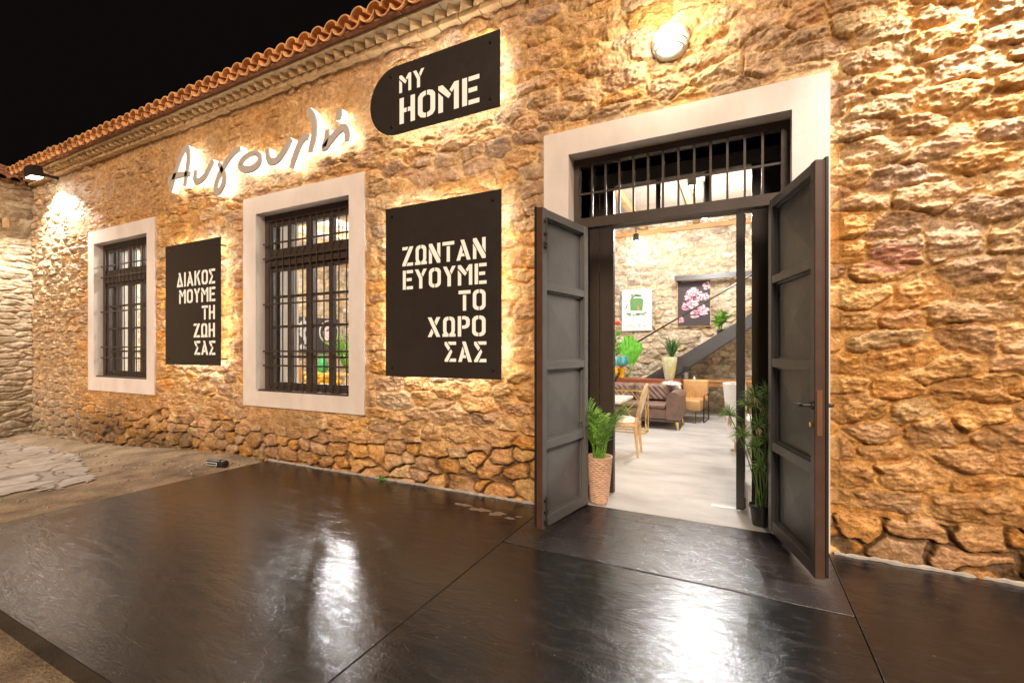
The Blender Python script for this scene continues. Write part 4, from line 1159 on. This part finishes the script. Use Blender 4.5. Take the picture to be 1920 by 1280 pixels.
se = T_chair(); se.ell((-.01, 0, .435), (.235, .225, .055), 20, 8); se.build('seat', M['cream_cloth'], ch, smooth=True)
bk = T_chair(); pts = []
for k in range(29):
    a = 2 * math.pi * k / 28; zz = .69 + .215 * math.sin(a); pts.append((.20 + (zz - .45) * .26, .215 * math.cos(a), zz))
bk.tube(pts, .021, 8, False)
bk.tube([(.195, -.16, .40), (.215, -.12, .50)], .022, 8); bk.tube([(.195, .16, .40), (.215, .12, .50)], .022, 8)
bk.build('back_frame', M['wood_pale'], ch, smooth=True)
bp = T_chair(); vs = []; n = 28
for (off, sc_) in ((-.022, .86), (.0, .93), (.022, .86)):
    for k in range(n):
        a = 2 * math.pi * k / n; zz = .69 + .2 * sc_ * math.sin(a); vs.append((.20 + (zz - .45) * .26 + off, .2 * sc_ * math.cos(a), zz))
fs = [tuple(range(n - 1, -1, -1)), tuple(range(2 * n, 3 * n))] + [(r_ * n + k, r_ * n + (k + 1) % n, (r_ + 1) * n + (k + 1) % n, (r_ + 1) * n + k) for r_ in (0, 1) for k in range(n)]
bp.add(vs, fs); bp.build('back_pad', M['cream_cloth'], ch)

tb = thing('dining_table', 'white marble topped dining table behind the left door frame', 'table', (-1.95, 2.1, 0))
m_ = MB(); m_.box(-2.65, -1.255, 1.70, 2.42, .715, .750, .006); m_.build('tabletop', M['marble'], tb)
for (x, y) in ((-2.5, 1.8), (-2.5, 2.3), (-1.62, 1.8), (-1.62, 2.3)):
    m_ = MB(); m_.box(x - .03, x + .03, y - .03, y + .03, .0, .714, .004); m_.build('leg', M['wood_pale'], tb)

# brass wire console in front of the sofa
gt = thing('wire_console', 'thin brass wire framed console table in front of the brown sofa', 'table', (-2.0, 3.95, 0))
m_ = MB(); xa, xb, ya, yb, zt = -2.7, -1.355, 3.84, 4.08, .685
E_ = [((xa, ya), (xb, ya)), ((xb, ya), (xb, yb)), ((xb, yb), (xa, yb)), ((xa, yb), (xa, ya))]
for z in (.012, zt):
    for (p, q) in E_: m_.tube([(*p, z), (*q, z)], .009, 6)
for (x, y) in ((xa, ya), (xb, ya), (xb, yb), (xa, yb)): m_.tube([(x, y, 0), (x, y, zt)], .009, 6)
for (x0, x1) in ((xb, xb - .3), (xb - .3, xb - .62), (xb - .62, xb - .95)):
    m_.tube([(x0, ya, .012), (x1, ya, .35)], .007, 6); m_.tube([(x1, ya, .35), (x0, ya, zt)], .007, 6)
    m_.tube([(x0, yb, .3), (x1, yb, zt)], .007, 6)
m_.tube([(xb, ya, .2), (xb, yb, .5)], .007, 6); m_.tube([(xb, yb, .5), (xb, ya, zt)], .007, 6); m_.tube([(xb, ya, .2), (xb, yb, .012)], .007, 6)
m_.build('wire_frame', M['gold'], gt, smooth=True)
m_ = MB(); m_.box(xa + .01, xb - .01, ya + .01, yb - .01, zt - .004, zt + .008); m_.build('tabletop', M['lantern'], gt)

# sofa
so = thing('sofa', 'low brown leather sofa with rounded arms, diagonal quilted back and brass feet', 'sofa', (-2.2, 4.9, 0))
m_ = MB(); m_.box(-3.30, -.90, 4.44, 5.30, .165, .345, .02); m_.box(-3.08, -1.125, 4.42, 5.05, .347, .42, .03); m_.build('seat', M['leather'], so, smooth=True)
for x0 in (-1.115, -3.32):
    m_ = MB(); x1 = x0 + .225; pts = [(x0, .17)] + [(x0 + .1125 - .1125 * math.cos(R(a)), .53 + .1125 * math.sin(R(a))) for a in range(0, 181, 15)] + [(x1, .17)]
    m_.prism(pts, 4.40, 5.28); m_.build('arm', M['leather'], so, smooth=True)
m_ = MB(); m_.box(-3.09, -1.12, 5.06, 5.30, .346, .71, .05); m_.build('backrest', M['leather'], so, smooth=True)
def quilt(x0, x1, y, z0, z1, lean, name):
    m_ = MB(); nx, nz = 60, 40; vs = []; fs = []
    for j in range(nz + 1):
        for i in range(nx + 1):
            u, v_ = i / nx, j / nz
            ed = min(1, 6 * min(u, 1 - u)) * min(1, 6 * min(v_, 1 - v_)); ed = math.sin(ed * math.pi / 2)
            rid = abs(math.sin(math.pi * 10 * (u * (x1 - x0) + v_ * (z1 - z0) * 1.0)))
            vs.append((x0 + u * (x1 - x0), y + lean * v_ - .10 * ed - .02 * ed * rid, z0 + v_ * (z1 - z0)))
    for j in range(nz):
        for i in range(nx):
            a = j * (nx + 1) + i; fs.append((a, a + 1, a + nx + 2, a + nx + 1))
    m_.add(vs, fs); m_.build(name, M['leather'], so, smooth=True)
for k in range(3): quilt(-3.07 + k * .645, -3.07 + k * .645 + .64, 5.02, .42, .735, .06, 'back_cushion')
m_ = MB(); m_.box(-3.30, -.91, 4.42, 5.28, .135, .163); m_.build('base_rail', M['anthracite'], so)
for (x, y) in ((-.95, 4.47), (-.95, 5.22), (-3.26, 4.47), (-3.26, 5.22)):
    m_ = MB(); m_.tube([(x, y, .134), (x, y - .0, .10), (x + .015, y - .01, .0)], [.035, .028, .014], 8); m_.build('foot', M['gold'], so, smooth=True)
fu = MB(); random.seed(9)
fc = (-1.13, 5.12, .72)
fu.ell(fc, (.15, .13, .03), 16, 8); fu.ell((-1.10, 5.27, .64), (.13, .03, .11), 16, 8)
for k in range(900):
    a = random.uniform(0, 6.28); e_ = random.uniform(-.1, 1.57)
    d = Vector((math.cos(a) * math.cos(e_), math.sin(a) * math.cos(e_), math.sin(e_)))
    p = Vector((fc[0] + .15 * d.x, fc[1] + .13 * d.y, fc[2] + .03 * d.z)); l = random.uniform(.025, .05)
    q = p + Vector((d.x * .7 + random.uniform(-.4, .4), d.y * .7 + random.uniform(-.4, .4), d.z * .7 + random.uniform(-.2, .4))) * l
    fu.blade([tuple(p), tuple(q)], [.008, .001], tuple(d.cross(Vector((0.3, .2, 1)))))
o = fu.build('fur_throw', M['fur'], root=fc); o['label'] = 'fluffy white fur throw on the right end of the sofa back'; o['category'] = 'throw'

# tan armchair
ac = (-.80, 5.78, 0)
at_ = thing('armchair', 'tan leather armchair with channelled back and black steel loop frame', 'armchair', ac)
def TA(): m_ = MB(); m_.T = Matrix.Translation(ac) @ Matrix.Rotation(R(-6), 4, 'Z'); return m_
m_ = TA(); m_.box(-.21, .19, -.40, .16, .22, .42, .03); m_.build('seat', M['leather_tan'], at_, smooth=True)
m_ = TA(); nx = 64; vs = []; fs = []
for j in range(13):
    v_ = j / 12
    for i in range(nx + 1):
        u = i / nx; rid = abs(math.sin(math.pi * 8 * u)) ** .6; ed = min(1, 8 * min(v_, 1 - v_))
        vs.append((-.23 + .46 * u, .15 + .07 * v_ - .028 * rid * ed, .36 + .41 * v_))
for j in range(12):
    for i in range(nx): a = j * (nx + 1) + i; fs.append((a, a + 1, a + nx + 2, a + nx + 1))
m_.add(vs, fs); m_.box(-.23, .23, .155, .27, .36, .765, .03); m_.build('backrest', M['leather_tan'], at_, smooth=True)
for x in (-.235, .235):
    m_ = TA(); m_.tube([(x, -.30, .012), (x, .24, .012), (x, .20, .50), (x, -.26, .50), (x, -.30, .012)], .011, 6); m_.build('side_frame', M['black'], at_)
m_ = TA(); m_.tube([(-.12, -.42, .21), (-.12, -.42, .01), (.12, -.42, .01), (.12, -.42, .21)], .009, 6); m_.build('front_frame', M['black'], at_)

# sideboard and what stands on it
sb = thing('sideboard', 'long reddish mahogany sideboard behind the sofa', 'sideboard', (-2.1, 5.95, 0))
m_ = MB(); m_.box(-3.3, -1.045, 5.66, 6.10, .12, .765, .006); m_.build('cabinet', M['wood_red'], sb)
for k in range(3):
    m_ = MB(); m_.box(-3.27 + k * .745, -3.27 + k * .745 + .735, 5.645, 5.659, .15, .735, .003); m_.build('door', M['wood_red'], sb)
for (x, y) in ((-3.2, 5.72), (-1.15, 5.72), (-3.2, 6.04), (-1.15, 6.04)):
    m_ = MB(); m_.tube([(x, y, .119), (x, y, 0)], [.022, .014], 8); m_.build('leg', M['wood_red'], sb)
va = thing('glazed_vase', 'tall tapered vase with dripping green and cream glaze on the sideboard', 'vase', (-1.26, 5.9, .766))
m_ = MB(); m_.lathe([(.085, .767), (.09, .78), (.115, .93), (.145, 1.13), (.148, 1.19), (.142, 1.21), (.13, 1.205), (.12, 1.15)], -1.26, 5.9, 32); m_.build('body', M['drip'], va, smooth=True)
def spiky(name, label, base, n, L_, mat, spread=.5, w_=.016):
    t = thing(name, label, 'plant', base); m_ = MB()
    for k in range(n):
        a = random.uniform(0, 6.28); s = random.uniform(.05, spread); l = L_ * random.uniform(.7, 1.05)
        d = Vector((math.cos(a) * s, math.sin(a) * s, 1)).normalized(); p = Vector(base)
        q = p + d * l * .6; r_ = p + d * l + Vector((math.cos(a), math.sin(a), -.6)) * l * s * .35
        m_.blade([tuple(p), tuple(q), tuple(r_)], [w_ * .7, w_, .002], (math.sin(a), -math.cos(a), .0) if k % 2 else (math.cos(a), math.sin(a), .4))
    m_.build('leaves', mat, t); return t
random.seed(14)
spiky('spiky_plant', 'dark green spiky plant growing from the glazed vase', (-1.22, 5.9, 1.16), 85, .50, M['leaf_dark'], .5, .02)
tl = thing('teal_bowl', 'teal glazed bowl on a yellow stand at the left end of the sideboard', 'bowl', (-2.22, 5.9, .766))
m_ = MB(); m_.lathe([(.10, 1.02), (.14, 1.03), (.165, 1.08), (.168, 1.20), (.162, 1.215), (.15, 1.20)], -2.24, 5.9, 28); m_.build('bowl', M['teal'], tl, smooth=True)
m_ = MB(); m_.lathe([(.06, .767), (.065, .80), (.055, .84), (.075, .90), (.085, .96), (.05, .975), (.05, 1.02)], -2.22, 5.9, 20); m_.build('stand', M['yellow'], tl, smooth=True)
yv = thing('yellow_vase', 'round yellow vase half hidden by the left inner door frame', 'vase', (-2.32, 5.55, .0))
yv.location = (-2.30, 5.72, .766)
m_ = MB(); m_.lathe([(.05, .767), (.10, .82), (.115, .90), (.09, .98), (.04, 1.0)], -2.36, 5.74, 22); m_.build('body', M['yellow'], yv, smooth=True)
bs = MB(); bs.tube(bez((-2.31, 5.48, .60), (-2.24, 5.48, .78), (-2.17, 5.48, .90), 6), [.03, .04, .035, .03, .03, .022, .01], 8)
o = bs.build('sculpture', M['black'], root=(-2.31, 5.48, .6), smooth=True); o['label'] = 'slanting black sculptural object leaning in front of the yellow vase'; o['category'] = 'sculpture'
fp = thing('fan_palm', 'bright green pleated fan palm leaf in front of the pale stone wall', 'plant', (-2.10, 6.16, .766))
m_ = MB(); random.seed(31)
for (az, L_, sp_, tilt) in ((0, .74, .46, -.04), (.3, .60, .30, .14)):
    n = 15; b = Vector((-2.09 + tilt * .3, 6.16 + az * .3, 1.0))
    for k in range(n):
        f_ = (k / (n - 1) - .5); a = f_ * sp_ * 2 + tilt
        l = L_ * (1 - .5 * abs(f_)) * random.uniform(.9, 1.05)
        p = b; q = b + Vector((math.sin(a) * l * .5, (.012 if k % 2 else -.012), math.cos(a) * l * .5)); r_ = b + Vector((math.sin(a) * l, (.02 if k % 2 else -.02), math.cos(a) * l * .94))
        m_.blade([tuple(p), tuple(q), tuple(r_)], [.01, .055, .05 + .01 * random.random()], (.25 if k % 2 else -.25, 1, 0))
m_.build('leaf', M['leaf_bright'], fp)
m_ = MB(); m_.tube([(-2.09, 6.16, 1.02), (-2.10, 6.16, .767)], .008, 6); m_.build('stem', M['leaf_bright'], fp)
rp = thing('rose_stem', 'red rose on a tall leafy stem beside the left inner door frame', 'flower', (-2.36, 6.05, 1.1))
m_ = MB(); m_.tube(bez((-2.36, 6.0, 1.15), (-2.40, 6.0, 1.5), (-2.33, 6.0, 1.88), 6), .008, 6); m_.build('stem', M['leaf'], rp)
m_ = MB()
for k in range(26):
    z = random.uniform(1.25, 1.82); a = random.uniform(0, 6.28); p = Vector((-2.37, 6.0, z)); d = Vector((math.cos(a), math.sin(a), .4))
    m_.blade([tuple(p), tuple(p + d * .07), tuple(p + d * .14)], [.01, .06, .005], (0.2, .9, .6))
m_.build('leaves', M['leaf'], rp)
m_ = MB()
for k in range(16):
    a = k * 2.4; r_ = .012 + .0022 * k; m_.ell((-2.33 + r_ * math.cos(a), 6.0 + r_ * math.sin(a), 1.93 - .001 * k), (.028, .02, .036), 8, 6)
m_.build('petals', M['red'], rp, smooth=True)
ln = thing('glass_lantern', 'smoked glass cylinder lantern on the wooden console', 'lantern', (-.99, 6.3, .74))
m_ = MB(); m_.lathe([(.09, .765), (.09, 1.01), (.086, 1.01), (.086, .77)], -.99, 6.35, 24); m_.build('cylinder', M['lantern'], ln, smooth=True)
m_ = MB(); m_.lathe([(.092, .742), (.092, .764), (.03, .765)], -.99, 6.35, 24); m_.build('base', M['anthracite'], ln, smooth=True)
m_ = MB(); m_.lathe([(.035, .766), (.035, .88), (.003, .885)], -.99, 6.35, 14); m_.build('candle', M['cream_cloth'], ln, smooth=True)
cd = MB(); cd.lathe([(.028, .742), (.026, .76), (.016, .79), (.004, .815)], -.84, 6.42, 14); o = cd.build('candle', M['paper'], root=(-.84, 6.42, .742), smooth=True); o['label'] = 'small white cone shaped candle on the wooden console'; o['category'] = 'candle'
wc_ = thing('wooden_console', 'rustic orange wood console with drawers against the back wall', 'console', (-.3, 6.6, 0))
m_ = MB(); m_.box(-1.20, .75, 6.30, 6.80, .70, .74, .006); m_.box(-1.16, .72, 6.33, 6.78, .60, .699); m_.build('top', M['wood_tan'], wc_)
for k in range(3):
    m_ = MB(); m_.box(-.62 + k * .44, -.62 + k * .44 + .42, 6.318, 6.329, .612, .69, .003); d_ = m_.build('drawer', M['wood_tan'], wc_)
    m_ = MB(); m_.tube([(-.47 + k * .44, 6.312, .652), (-.47 + k * .44, 6.295, .647), (-.35 + k * .44, 6.295, .647), (-.35 + k * .44, 6.312, .652)], .006, 6); m_.build('handle', M['black'], d_)
for x in (-1.12, .68):
    for y in (6.36, 6.75): m_ = MB(); m_.box(x - .03, x + .03, y - .03, y + .03, 0, .599); m_.build('leg', M['black'], wc_)
# white tub chair on the right
wt = thing('tub_chair', 'white upholstered chair partly hidden behind the glass door', 'chair', (.12, 3.2, 0))
m_ = MB(); pts = []
vs = []; fs = []; n = 14
for j in range(9):
    v_ = j / 8; z = .30 + .60 * v_
    for i in range(n + 1):
        a = R(100 + 160 * i / n); rr = .285 + .045 * v_ ** 1.5
        vs.append((.12 + rr * math.cos(a), 3.2 + rr * math.sin(a), z))
for j in range(8):
    for i in range(n): a = j * (n + 1) + i; fs.append((a, a + 1, a + n + 2, a + n + 1))
m_.add(vs, fs)
vs2 = [(.12 + (x - .12) * .80, 3.2 + (y - 3.2) * .80, z) for x, y, z in vs]; m_.add(vs2, [f[::-1] for f in fs])
N_ = len(vs); m_.f += [(8 * (n + 1) + i, 8 * (n + 1) + i + 1, N_ + 8 * (n + 1) + i + 1, N_ + 8 * (n + 1) + i) for i in range(n)]; m_.mi += [0] * n
for cidx in (0, n):
    m_.f += [(j * (n + 1) + cidx, (j + 1) * (n + 1) + cidx, N_ + (j + 1) * (n + 1) + cidx, N_ + j * (n + 1) + cidx) for j in range(8)]; m_.mi += [0] * 8
m_.build('backrest', M['white_cloth'], wt, smooth=True)
m_ = MB(); m_.lathe([(.16, .12), (.25, .14), (.275, .3), (.27, .44), (.2, .47), (.02, .475)], .12, 3.2, 26); m_.build('seat', M['white_cloth'], wt, smooth=True)
for (x, y) in ((-.05, 3.04), (.29, 3.04), (-.05, 3.36), (.29, 3.36)): m_ = MB(); m_.tube([(x, y, .16), (x, y, 0)], [.02, .012], 8); m_.build('leg', M['wood_pale'], wt)

# stair rising to the right along the back wall
sr = thing('staircase', 'dark steel open staircase with thin handrail rising along the back wall', 'staircase', (-.5, 6.6, 0))
def sx(z, low): return (-1.82 + (z - .75) / .646) if not low else (-1.26 + (z - .76) / .71)
for y in (6.30, 7.02):
    m_ = MB(); m_.prism([(sx(0, 0), 0), (sx(0, 1), 0), (1.75, .76 + 3.01 * .71), (1.45, .75 + 3.27 * .646)], y, y + .05); m_.build('stringer', M['anthracite'], sr)
k = 0; z = .17
while z < 2.8:
    xm = (sx(z, 0) + sx(z, 1)) / 2 + .05
    m_ = MB(); m_.box(xm - .14, xm + .14, 6.352, 7.018, z - .02, z + .02); m_.build('tread', M['wood_tan'], sr); z += .185
m_ = MB(); m_.tube([(-2.75, 6.22, 1.05), (-2.41, 6.22, 1.25), (-.06, 6.22, 2.64), (1.2, 6.22, 3.38)], .018, 8); m_.tube([(-2.75, 6.22, 1.05), (-2.75, 6.27, .1)], .015, 8); m_.tube([(1.2, 6.22, 3.38), (1.2, 6.27, 2.4)], .015, 8)
m_.build('handrail', M['sign_edge'], sr, smooth=True)
m_ = MB(); m_.box(-1.28, 2.55, 6.86, 6.94, 2.86, 2.97); m_.box(-1.28, -1.18, 6.945, 7.25, 2.87, 2.96); m_.build('landing_beam', M['anthracite'], sr)
random.seed(6)
fn = thing('fern', 'bushy green fern standing on the stair in front of the dark painting', 'plant', (-.36, 6.5, 1.72))
m_ = MB()
for k in range(26):
    frond(m_, (-.36 + random.uniform(-.05, .05), 6.5 + random.uniform(-.05, .05), 1.74), random.uniform(0, 6.28), random.uniform(.28, .5), random.uniform(.2, .8), 12, .024, .09)
m_.build('fronds', M['leaf'], fn)
m_ = MB(); m_.lathe([(.05, 1.62), (.07, 1.76), (.06, 1.76)], -.36, 6.5, 14); m_.build('pot', M['potblack'], fn)

# pictures on the back wall
YP = 7.18
p1 = thing('picture', 'white canvas painted with a green upholstered chair and a small bird', 'picture', (-2.15, YP, 2.27), 'pictures on the back wall')
m_ = MB(); m_.box(-2.50, -1.815, YP - .03, YP + .03, 1.80, 2.765, .004); m_.build('canvas', M['paper'], p1)
pal = {k_: plain(k_, c_, .7, 0, .25, 30) for k_, c_ in (('paint_green', (.12, .26, .08)), ('paint_grey', (.42, .42, .40)), ('paint_sepia', (.55, .45, .36)), ('paint_dark', (.06, .06, .07)),
      ('paint_pink', (.60, .30, .38)), ('paint_pale_pink', (.78, .58, .62)), ('paint_mauve', (.36, .14, .21)), ('canvas_dark', (.045, .033, .036)), ('paint_orange', (.5, .22, .08)))}
yf = YP - .0325
def blob(m_, x, z, rx, rz, y=yf, n=12, jit=.25):
    m_.add([(x + rx * math.cos(6.283 * k / n) * (1 + random.uniform(-jit, jit)), y, z + rz * math.sin(6.283 * k / n) * (1 + random.uniform(-jit, jit))) for k in range(n)], [tuple(range(n))])
m_ = MB(); m_.prism([(-2.30, 2.27), (-2.02, 2.26), (-2.0, 2.52), (-2.06, 2.56), (-2.28, 2.56), (-2.31, 2.52)], yf, yf + .001)
for k in range(16): blob(m_, -2.16 + random.uniform(-.23, .22), 2.19 + random.uniform(-.03, .025), .035, .018, yf - .0005 * (k % 3))
for k in range(10): blob(m_, -2.2 + random.uniform(-.1, .14), 2.60 + random.uniform(-.03, .05), .03, .025, yf - .0004 * (k % 3))
m_.build('painted_chair', pal['paint_green'], p1)
m_ = MB()
for (a, b_) in (((-2.33, 2.24), (-2.33, 2.58)), ((-1.98, 2.24), (-1.97, 2.58)), ((-2.33, 2.58), (-2.15, 2.66)), ((-2.15, 2.66), (-1.97, 2.58)), ((-2.36, 2.14), (-2.34, 1.96)), ((-1.99, 2.14), (-1.97, 1.95)), ((-2.26, 2.14), (-2.25, 1.99)), ((-2.06, 2.14), (-2.06, 1.99)), ((-2.40, 2.17), (-1.93, 2.16)), ((-1.87, 2.3), (-1.86, 2.38))):
    m_.tube([(a[0], yf, a[1]), (b_[0], yf, b_[1])], .006, 4)
m_.build('painted_outline', pal['paint_grey'], p1)
m_ = MB()
for k in range(20): blob(m_, -2.16 + random.uniform(-.22, .24), 1.92 + random.uniform(-.03, .03), .04, .008, yf - .0003 * (k % 3))
m_.build('painted_ground', pal['paint_sepia'], p1)
m_ = MB(); m_.prism([(-2.46, 2.30), (-2.42, 2.33), (-2.36, 2.44), (-2.37, 2.36), (-2.42, 2.31)], yf - .001, yf); m_.build('painted_bird', pal['paint_dark'], p1)
m_ = MB(); blob(m_, -2.12, 2.33, .035, .04, yf - .0012); m_.build('painted_flower', pal['paint_orange'], p1)

p2 = thing('picture', 'dark canvas painted with a cluster of pink and white peonies', 'picture', (-.92, YP, 2.37), 'pictures on the back wall')
m_ = MB(); m_.box(-1.245, -.58, YP - .025, YP + .03, 1.885, 2.875, .003); m_.build('canvas', pal['canvas_dark'], p2)
m_ = MB(); m_.box(-1.26, -.565, YP - .012, YP + .025, 1.87, 1.884); m_.box(-1.26, -1.246, YP - .012, YP + .025, 1.885, 2.89); m_.box(-.579, -.565, YP - .012, YP + .025, 1.885, 2.89); m_.box(-1.245, -.58, YP - .012, YP + .025, 2.876, 2.89); m_.build('frame', M['wood_pale'], p2)
yq = YP - .0275; 
for (x, z, r_, w_) in ((-.93, 2.63, .105, 1), (-.80, 2.53, .10, 2), (-1.02, 2.50, .085, 2), (-.92, 2.38, .115, 0), (-.70, 2.24, .12, 1), (-1.08, 2.32, .09, 2), (-.82, 2.26, .09, 0), (-.90, 2.13, .085, 2), (-.66, 2.52, .075, 1), (-.645, 2.76, .08, 1), (-1.18, 2.02, .065, 2), (-1.03, 2.62, .05, 0)):
    pm = MB()
    for k in range(34):
        a = random.uniform(0, 6.28); d = r_ * math.sqrt(random.random())
        xx = min(-.60, max(-1.22, x + d * math.cos(a)))
        tone = {0: [0, 0, 1], 1: [1, 1, 1, 0], 2: [0, 1, 1, 2]}[w_]
        t = random.choice(tone) if d < r_ * .8 else random.choice([0, 2, 1])
        pm.cur = t; blob(pm, xx, min(2.85, z + d * math.sin(a)), r_ * random.uniform(.16, .34), r_ * random.uniform(.10, .22), yq - .0002 * k - .00005 * t, 9, .3)
    pm.build('painted_peony', [pal['paint_pink'], pal['paint_pale_pink'], pal['paint_mauve']], p2)

# what shows through the middle window: the far end of the room
XE = -11.52
bp_ = thing('picture', 'large dark framed picture seen through the middle window', 'picture', (XE, 6.0, 1.8))
m_ = MB(); m_.box(XE, XE + .04, 5.36, 6.86, 1.30, 2.33, .005); m_.build('canvas', pal['canvas_dark'], bp_)
m_ = MB(); 
for k in range(40):
    y = random.uniform(5.42, 5.85); z = random.uniform(1.4, 2.3); r_ = random.uniform(.03, .07); n = 9
    m_.add([(XE + .0415 + .0002 * k, y + r_ * math.cos(6.283 * q / n) * random.uniform(.7, 1.2), z + r_ * 1.3 * math.sin(6.283 * q / n) * random.uniform(.7, 1.2)) for q in range(n)], [tuple(range(n))])
m_.build('painted_figure', pal['paint_grey'], bp_)
mr = thing('round_plate', 'round pink flowered plate with pale rim seen through the middle window', 'plate', (XE + .08, 6.5, 1.92))
def TX(y, z): m_ = MB(); m_.T = Matrix.Translation((XE + .055, y, z)) @ Matrix.Rotation(R(90), 4, 'Y'); return m_
m_ = TX(6.48, 1.90); m_.lathe([(.36, 0), (.38, .012), (.36, .024), (.335, .02), (.33, .008)], seg=36); m_.build('rim', M['lamp_body'], mr, smooth=True)
m_ = TX(6.48, 1.90); m_.lathe([(.01, .012), (.332, .0125), (.01, .013)], seg=36); m_.build('face', M['potblack'], mr)
m_ = MB()
for k in range(60):
    a = random.uniform(0, 6.28); r_ = .20 * math.sqrt(random.random()); y = 6.46 + r_ * math.cos(a); z = 1.85 + r_ * 1.2 * math.sin(a); n = 8
    m_.add([(XE + .071 + .0002 * k, y + .05 * math.cos(6.283 * q / n), z + .04 * math.sin(6.283 * q / n)) for q in range(n)], [tuple(range(n))])
m_.build('painted_roses', pal['paint_pale_pink'], mr)
spiky('house_plant', 'tall leafy green plant at the right side of the middle window view', (-9.1, 5.0, .75), 70, 1.15, M['leaf'], .6, .05)
gv = thing('green_vase', 'green glazed bottle vase seen through the middle window', 'vase', (-10.03, 5.0, .75))
m_ = MB(); m_.lathe([(.08, .755), (.14, .82), (.15, .95), (.08, 1.12), (.05, 1.22), (.06, 1.25)], -10.03, 5.0, 24); m_.build('body', M['green_glass'], gv, smooth=True)
lt_ = thing('long_table', 'long pale table carrying flowers deep in the room', 'table', (-9.9, 5.0, 0))
m_ = MB(); m_.box(-11.2, -8.7, 4.6, 5.4, .71, .75, .006); m_.build('tabletop', M['wood_pale'], lt_)
for (x, y) in ((-11.1, 4.68), (-8.8, 4.68), (-11.1, 5.32), (-8.8, 5.32)): m_ = MB(); m_.box(x - .035, x + .035, y - .035, y + .035, 0, .709); m_.build('leg', M['wood_pale'], lt_)
yb = MB(); random.seed(40)
for k in range(60):
    yb.ell((-7.75 + random.uniform(-.38, .38), 3.0 + random.uniform(-.15, .15), .70 + random.uniform(-.06, .16)), (.07, .06, .05), 7, 5)
o = yb.build('yellow_cushion_heap', M['yellow'], root=(-7.75, 3.0, .62)); o.name = 'yellow_flowers'; o['label'] = 'heap of yellow flowers low in the middle window'; o['category'] = 'flowers'
st_ = thing('flower_stand', 'low wooden stand under the yellow flowers', 'stand', (-7.75, 3, 0))
m_ = MB(); m_.box(-8.3, -7.2, 2.8, 3.2, .58, .63, .005); m_.build('top', M['wood_tan'], st_)
for (x, y) in ((-8.25, 2.85), (-7.25, 2.85), (-8.25, 3.15), (-7.25, 3.15)): m_ = MB(); m_.box(x - .03, x + .03, y - .03, y + .03, 0, .579); m_.build('leg', M['wood_tan'], st_)
bd = MB(); bd.box(-8.62, -8.40, 3.0, 3.05, .3, .98, .006); o = bd.build('wooden_board', M['wood_tan'], root=(-8.5, 3.02, .3)); o['label'] = 'upright brown wooden board low in the middle window'; o['category'] = 'board'
